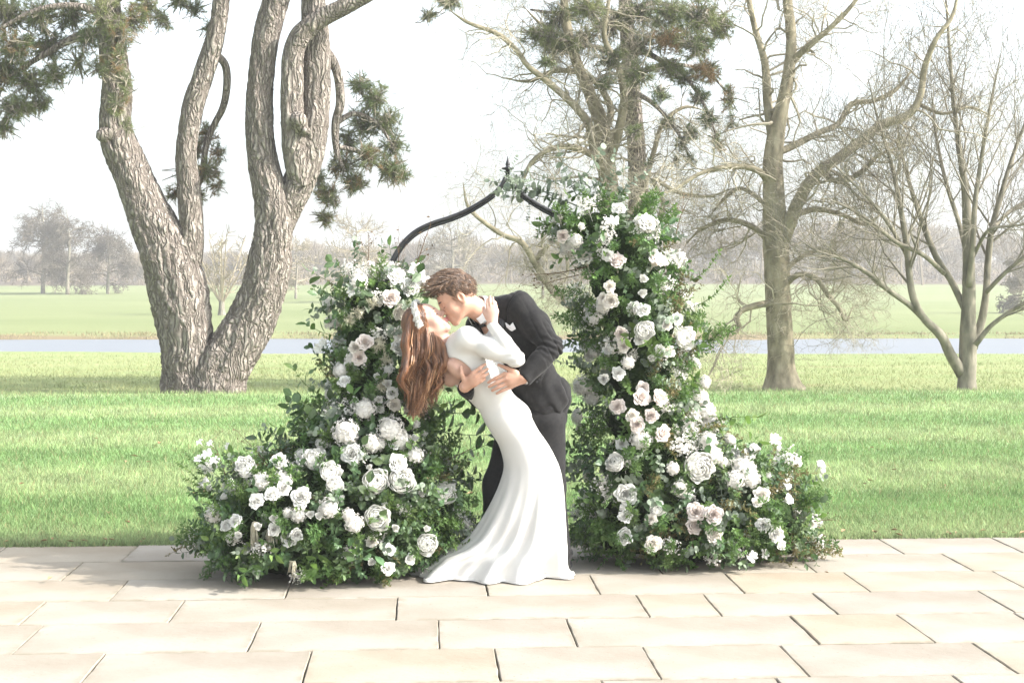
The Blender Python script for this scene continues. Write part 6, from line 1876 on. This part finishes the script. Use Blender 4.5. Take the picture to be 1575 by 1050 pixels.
    # cuff and buttons of the near sleeve
    ax = unit(g_wrL - g_elL)
    v, tr, qd = tube(np.array([g_wrL + ax * .0, g_wrL + ax * .018, g_wrL + ax * .026]), np.array([.036, .0345, .033]), 20, cap=False)
    under(obj('shirt_cuff', make_mesh('shirt_cuff', v, qd, True), COTTON), t)
    for k in range(3):
        p = W(826 + k * 4.2, 587 - k * 3.6, YG - .325)
        v, tr, qd = tube(np.array([p, p + np.array([0, -.004, 0])]), .0058, 10)
        under(obj('button', make_mesh('button', v, [tr, qd]), SATIN), t)
    # ---- trousers
    tf = Field(W(715, 884, YG) * [1, 0, 0] + [0, 8.18, .0], W(905, 600, YG) * [1, 0, 0] + [0, 8.72, .98], .0055)
    tf.ellipsoid(W(826, 640, YG + .01), (.150, .150, .11), None, .05)
    tf.chain([(*W(797, 652, YG + .08), .112), (*W(772, 745, YG + .08), .096), (*W(764, 850, YG + .07), .084), (*W(764, 868, YG + .07), .083)], .05)
    tf.chain([(*W(842, 650, YG - .05), .100), (*W(846, 745, YG - .03), .080), (*W(856, 850, YG - .01), .074), (*W(857, 868, YG - .01), .074)], .035)
    v, qd = tf.mesh(); v = relax(v, qd, 2, .5); n = normals(v, qd)
    d = .008 * fbm(v * np.array([9, 9, 5]), 30, 3) + .006 * np.exp(-((v[:, 2] - .08) / .10) ** 2) * np.sin(v[:, 2] * 95 + v[:, 0] * 30)
    v = v + n * d[:, None]; v[:, 2] = np.maximum(v[:, 2], .012)
    under(obj('trousers', make_mesh('trousers', v, qd, True), WOOL), t)
    # ---- shoes
    for hx, hy, d_ in ((764, YG + .07, (-.96, -.28)), (858, YG - .01, (-.8, -.6))):
        c = W(hx, 884, hy); c[2] = 0
        f = np.array([d_[0], d_[1], 0]); sf2 = Field(c - .3, c + np.array([.3, .3, .16]), .005)
        sf2.ellipsoid(c + f * .0 + [0, 0, .045], (.042, .052, .05), None, .03); sf2.cone(c + [0, 0, .042] - f * .03, c + f * .17 + [0, 0, .030], .040, .034, .03)
        sl, P = sf2._box(c - .3, c + .3); sf2._put(sl, (.004 - P[..., 2]).astype(np.float32), 0, 'and')
        v, qd = sf2.mesh(); under(obj('shoe', make_mesh('shoe', v, qd, True), LEATHER), t)
build_groom()

# ------------------------------------------------------------------ bride
BT = unit([-.68, 0, .73]); BF0 = unit([.73, 0, .68])
BF = math.cos(R(35)) * BF0 + math.sin(R(35)) * np.array([0, 1.0, 0])
BR = math.cos(R(35)) * NEAR + math.sin(R(35)) * BF0
BM = np.array([BR, BF, BT])
b_sc = W(702, 536, YB)
b_shR, b_shL = b_sc + .150 * BR, b_sc - .150 * BR
b_elR, b_wrR = W(794, 552, YB - .185), W(757, 500, YB - .150)
b_neck = W(696, 536, YB + .005)
BH = basis(turn(np.array([.72, 0, .69]), [-.69, 0, .72], -6), [-.69, 0, .72])
b_head = W(655, 497, YK - .004)
BS = .95
handB = dict(wrist=W(757, 497, YB - .152), normal=np.array([.1, -1, 0]), rw=.014, fr=(.0078, .0082, .0080, .0070),
             knuckles=[W(750, 475, YB - .158), W(755, 472, YB - .160), W(760, 473, YB - .160), W(764, 478, YB - .158)],
             bend=[W(749, 467, YB - .158), W(753.5, 464, YB - .160), W(758.5, 465, YB - .160), W(763, 470.5, YB - .158)],
             tips=[W(749.5, 459, YB - .150), W(753.5, 456, YB - .152), W(758, 457.5, YB - .152), W(762, 464, YB - .152)],
             thumb=[W(750, 488, YB - .150), W(745, 480, YB - .145), W(744, 473, YB - .138)])

def torso(fld, e, k=.05):
    fld.ellipsoid(W(714, 558, YB), (.138 + e, .094 + e, .150 + e), BM, k)
    fld.cone(b_shL, b_shR, .044 + e, .042 + e, k)
    fld.ellipsoid(W(736, 587, YB), (.112 + e, .082 + e, .12 + e), BM, k)
    fld.ellipsoid(W(750, 578, YB + .02), (.100 + e, .100 + e, .095 + e), BM, k)
    fld.ellipsoid(W(757, 608, YB), (.108 + e, .084 + e, .11 + e), BM, k)
    for q in (-1, 1):
        fld.ellipsoid(W(722, 560, YB) + BF * .072 + BR * q * .066, np.array([.056, .050, .060]) + e, BM, .03)

def build_bride():
    base = W(850, 886, YB + .06); base[2] = 0
    t = thing('person', 'person in white open-back gown leaning back into the kiss, long wavy hair hanging down', 'person', base)
    hf, L = head_field(b_head, BH, BS, b_neck, .047, True)
    hv, hq = hf.mesh()
    loc = ((hv - b_head) / BS) @ BH.T
    fc = loc[hq].mean(1)
    lip = (np.abs(fc[:, 0]) < .020) & (fc[:, 1] > .088) & (fc[:, 2] < -.0515) & (fc[:, 2] > -.0775)
    bf = Field(W(640, 690, YB) * [1, 0, 0] + [0, 7.98, .66], W(815, 430, YB) * [1, 0, 0] + [0, 8.60, 1.52], .0038)
    torso(bf, 0)
    bf.cone(b_neck + unit(b_head - b_neck) * .03, b_sc + BT * .0, .044, .075, .04)
    bf.cone(b_shR, b_elR, .040, .034); bf.cone(b_elR, handB['wrist'], .033, .022)
    bf.cone(b_shL, W(722, 552, YB + .20), .040, .034)
    bf.ellipsoid(W(784, 638, YB + .02), (.100, .105, .085), None, .05)
    # spine and shoulder-blade modelling
    for q in (-1, 1):
        bf.ellipsoid(W(705, 562, YB) - BF * .075 + BR * q * .065, (.040, .022, .060), BM, .035)
    bf.cone(W(700, 556, YB) - BF * .125, W(745, 600, YB) - BF * .120, .022, .022, .03, 'sub')
    hand(bf, handB)
    bv, bq = bf.mesh(); bv = relax(bv, bq, 1, .4)
    V, Q, mi = join([(hv, hq, lip.astype(int)), (bv, bq, np.zeros(len(bq), int))])
    under(obj('body', make_mesh('body', V, Q, True, mi), [SKIN_B, LIP]), t)
    for q in (-1, 1):
        P = np.array([L(q * x, y, z) for x, y, z in ((.012, .0955, .0225), (.024, .0945, .026), (.038, .085, .0265), (.050, .071, .021))])
        v, tr, qd = tube(spline(P, 9), np.array([.0015, .0022, .0026, .0026, .0024, .002, .0016, .001, .0006]), 6)
        under(obj('eyebrow', make_mesh('eyebrow', v, [tr, qd], True), HAIR_G), t)
        P = np.array([L(q * x, y, z) for x, y, z in ((.017, .083, -.004), (.026, .0880, -.0075), (.035, .0875, -.0075), (.046, .079, -.004))])
        v, tr, qd = tube(spline(P, 8), .0017, 5)
        under(obj('eyelashes', make_mesh('eyelashes', v, [tr, qd]), LASH), t)
    # ---- gown: bodice with long sleeve and open back
    df = Field(W(640, 700, YB) * [1, 0, 0] + [0, 7.96, .62], W(830, 430, YB) * [1, 0, 0] + [0, 8.62, 1.45], .0042)
    torso(df, .008)
    df.ellipsoid(W(782, 642, YB + .02), (.126, .130, .105), None, .07)
    df.chain([(*b_shR, .048), (*(b_shR * .5 + b_elR * .5), .048), (*b_elR, .043)], .05)
    df.chain([(*b_elR, .044), (*(b_elR * .5 + b_wrR * .5), .040), (*b_wrR, .030)], .01)
    df.cone(b_shL, W(722, 552, YB + .20), .050, .045, .02)
    df.cone(b_sc + BT * .012 + BR * .04, b_shR + BT * .004, .050, .044, .05)
    df.ellipsoid(W(713, 566, YB) - BF * .085 + BR * .038, (.090, .090, .100), BM, .006, 'sub')
    df.cone(b_neck - unit(b_head - b_neck) * .035, b_neck + unit(b_head - b_neck) * .12, .060, .066, .008, 'sub')
    ax = unit(b_wrR - b_elR)
    df.cone(b_wrR + ax * .055, b_wrR + ax * .13, .046, .05, 0, 'sub')
    v, qd = df.mesh(); v = relax(v, qd, 2, .5); n = normals(v, qd)
    d = .0022 * fbm(v * np.array([14, 14, 9]), 41, 2)
    de = np.linalg.norm(v - b_elR, axis=1)
    d += .004 * np.exp(-(de / .055) ** 2) * np.sin((v - b_elR) @ unit([-.3, 0, 1]) * 170 + 2 * fbm(v * 20, 3, 2))
    v = v + n * d[:, None]
    gown = under(obj('gown_bodice', make_mesh('gown_bodice', v, qd, True), GOWN), t)
    # ---- gown: skirt with train
    rows_ = [(612, 748, 792, .098, YB), (630, 743, 812, .122, YB + .015), (645, 744, 820, .134, YB + .02), (662, 752, 829, .140, YB + .03), (682, 767, 845, .142, YB + .035), (716, 777, 861, .148, YB + .04), (752, 766, 867, .160, YB + .05),
             (789, 747, 869, .176, YB + .06), (822, 726, 870, .190, YB + .075), (842, 700, 871, .205, YB + .08), (853, 668, 871, .215, YB + .085), (862, 655, 871, .222, YB + .09), (872, 643, 872, .232, YB + .095), (880, 636, 876, .242, YB + .095), (887, 633, 880, .25, YB + .095)]
    rr = []
    for py, xl, xr, dp, Yc in rows_:
        z = max(W(0, py, Yc)[2], 0)
        rr.append([W(xl, py, Yc)[0], W(xr, py, Yc)[0], z, dp, Yc])
    rr = np.array(rr)
    key = np.linspace(0, 1, len(rr))
    kk = np.linspace(0, 1, 90)
    sp = np.stack([np.interp(kk, key, rr[:, i]) for i in range(5)], -1)
    for _ in range(6):                                            # ease the kinks between the measured rows
        sp[1:-1] = .25 * sp[:-2] + .5 * sp[1:-1] + .25 * sp[2:]
    m = 220
    th = np.arange(m) / m * 2 * math.pi
    V = np.zeros((90, m, 3))
    g = np.random.default_rng(4)
    for i in range(90):
        xl, xr, z, dp, Yc = sp[i]
        u_ = smooth01((i - 26) / 60)
        cx, hx = (xl + xr) / 2, (xr - xl) / 2
        ca, sa = np.cos(th), np.sin(th)
        f = (.42 * np.cos(6 * th + .8 + .9 * u_) + .34 * np.cos(10 * th - 1.2 - .5 * u_) + .24 * np.cos(17 * th + 2.2))
        f = np.sign(f) * np.abs(f) ** .8
        amp = .060 * u_ * (1 + .5 * u_)
        k_ = 1 + amp / max(dp, .1) * f
        # the train drags to the left: the section leans that way near the ground
        V[i, :, 0] = cx + hx * ca * (1 + .35 * (k_ - 1))
        V[i, :, 1] = Yc + dp * sa * k_
        V[i, :, 2] = z
    low = V[-16:]
    V[-3:, :, 2] = np.array([.012, .007, .003])[:, None]
    rip = .007 * (1 + np.cos(9 * th + 1)) * .5 + .006 * (1 + np.cos(4 * th + 2.5)) * .5
    V[-1, :, 2] += .0; V[-2, :, 2] += rip * .9; V[-3, :, 2] += rip * 1.6; V[-4, :, 2] += rip * 1.5; V[-5, :, 2] += rip
    V = V.reshape(-1, 3)
    i = np.arange(89)[:, None] * m; j = np.arange(m)[None]; j2 = (j + 1) % m
    Q = np.stack([i + j, i + m + j, i + m + j2, i + j2], -1).reshape(-1, 4)
    V = relax(V, Q, 2, .4)
    n = normals(V, Q)
    lowz = np.exp(-V[:, 2] / .10)
    V = V + n * (.003 * fbm(V * np.array([7, 7, 4]), 19, 2) + .016 * lowz * fbm(V * np.array([9, 6, 12]), 23, 2))[:, None]
    V[:, 2] = np.maximum(V[:, 2], .004)
    under(obj('gown_skirt', make_mesh('gown_skirt', V, Q, True), GOWN), t)
    # ---- hair
    s = BS
    hf2 = Field(b_head - .2, b_head + .2, .0035)
    EE = lambda p, r, k=.02, op='add': hf2.ellipsoid(L(*p), np.array(r) * s, BH, k * s, op)
    EE((0, -.022, .036), (.086, .104, .094)); EE((0, -.055, -.005), (.084, .075, .085), .03)
    sl, P = hf2._box(b_head - .19, b_head + .19)
    q = ((P - b_head) / s) @ BH.T
    line = np.interp(q[..., 1], [-.14, .004, .020, .036, .055, .078, .14], [-.13, -.13, -.07, -.005, .045, .072, .080])
    hf2._put(sl, ((line - q[..., 2]) * .7 * s).astype(np.float32), 0, 'and')
    v, qd = hf2.mesh(); v = relax(v, qd, 2, .5); n = normals(v, qd)
    lv = ((v - b_head) / s) @ BH.T
    v = v + n * (.003 * fbm(np.stack([lv[:, 0] * 40, lv[:, 1] * 110, lv[:, 2] * 35], -1), 5, 2))[:, None]
    hair = under(obj('hair', make_mesh('hair', v, qd, True), HAIR_B), t)
    g = np.random.default_rng(77)
    def locks(N, r0, spread_r, seed, amp):
        g = np.random.default_rng(seed)
        u_ = g.random(N); w_ = g.random(N) * 2 - 1
        sh = np.sqrt(np.maximum(0, 1 - w_ ** 2))
        n_ = 26
        k = np.linspace(0, 1, n_)[None]
        top = np.stack([632 + 40 * u_, 474 + 40 * u_ ** 1.2 + 6 * (1 - sh)], -1)
        m1 = np.stack([617 + 80 * u_, 520 + 14 * u_], -1)
        m2 = np.stack([619 + 68 * u_, 572 + 4 * u_], -1)
        end = np.stack([626 + 42 * u_ + g.normal(size=N) * 4, 637 - 34 * np.abs(u_ - .35) ** 1.3 * 2 + g.normal(size=N) * 7 - 22 * (g.random(N) < .25)], -1)
        b0, b1, b2, b3 = (1 - k) ** 3, 3 * k * (1 - k) ** 2, 3 * k ** 2 * (1 - k), k ** 3
        xy = b0[..., None] * top[:, None] + b1[..., None] * m1[:, None] + b2[..., None] * m2[:, None] + b3[..., None] * end[:, None]
        Yd = YK - .004 - w_[:, None] * (.060 + .030 * np.sin(k * 2.6)) 
        ph = (np.round(u_ * 5) * 1.3 + g.normal(size=N) * .35)[:, None]
        wave = amp * smooth01((k - .22) / .5)
        x = (xy[..., 0] - 787.5) / F * Yd + wave * np.sin(k * 15 + ph) + wave * .4 * np.sin(k * 31 + ph * 2)
        y = Yd + wave * np.cos(k * 14 + ph * 1.4)
        z = EYE - (xy[..., 1] - HOR) / F * Yd
        P = np.stack([x, y, z], -1)
        r = r0 * (1 + spread_r * g.random((N, 1))) * (np.sin(np.clip(k * .9 + .12, 0, 1) * math.pi) ** .55 + .1)
        return P, r
    P, r = locks(90, .0105, .8, 5, .017)
    v, qd = tubes(P, r, 7)
    o = obj('hair_locks', make_mesh('hair_locks', v, qd, True), HAIR_B); under(o, t); o.parent = hair; o.location = (0, 0, 0); o['kind'] = 'stuff'
    P, r = locks(500, .0014, .6, 6, .019)
    v, qd = tubes(P, r, 3)
    o = obj('hair_strands', make_mesh('hair_strands', v, qd), HAIR_BL); under(o, t); o.parent = hair; o.location = (0, 0, 0); o['kind'] = 'stuff'
    P, r = locks(900, .0015, .6, 8, .018)
    v, qd = tubes(P, r, 3)
    o = obj('hair_strands', make_mesh('hair_strands', v, qd), HAIR_B); under(o, t); o.parent = hair; o.location = (0, 0, 0); o['kind'] = 'stuff'
    # ---- flowered headband
    band = thing('headband', 'white flower headband worn by the bride over her loose hair', 'headband', L(0, .03, .12))
    a = np.linspace(-1.62, 1.62, 33)
    arc = np.array([L(.094 * math.sin(q), .036 - .070 * (1 - math.cos(q)) * .75, .020 + .108 * math.cos(q)) for q in a])
    v, tr, qd = tube(arc, .0075, 8)
    under(obj('band', make_mesh('band', v, [tr, qd], True), P_WHITE), band)
    fm = OPEN_W[0]
    for i in range(33):
        for q in (-1, 0, 1):
            p = arc[i] + q * .010 * BH[1] + g.normal(size=3) * .0015
            d = unit(arc[i] - b_head + q * .05 * BH[1])
            put(band, 'blossom', (BUD_W + OPEN_W)[int(g.integers(4))], p, d + g.normal(size=3) * .3, g.uniform(.011, .016), g)
build_bride()
# ================================================================== the hazy air
def build_haze():
    x0, x1, y0, y1, z0, z1 = -640, 640, -45, 905, -2.4, 17.0
    V = [(x, y, z) for z in (z0, z1) for y in (y0, y1) for x in (x0, x1)]
    Q = np.array([[0, 2, 3, 1], [4, 5, 7, 6], [0, 1, 5, 4], [1, 3, 7, 5], [3, 2, 6, 7], [2, 0, 4, 6]])
    m = bpy.data.materials.new('hazy_air'); m.use_nodes = True
    N, L = m.node_tree.nodes, m.node_tree.links
    for n in list(N): N.remove(n)
    out = N.new('ShaderNodeOutputMaterial'); pv = N.new('ShaderNodeVolumePrincipled')
    pv.inputs['Color'].default_value = (0.96, 0.96, 0.96, 1)
    pv.inputs['Density'].default_value = 0.0015
    pv.inputs['Anisotropy'].default_value = 0.2
    L.new(pv.outputs[0], out.inputs['Volume'])
    o = obj('haze', make_mesh('haze', V, Q), m)
    o['kind'] = 'stuff'; o['label'] = 'thin bright haze hanging over the park'; o['category'] = 'haze'
build_haze()
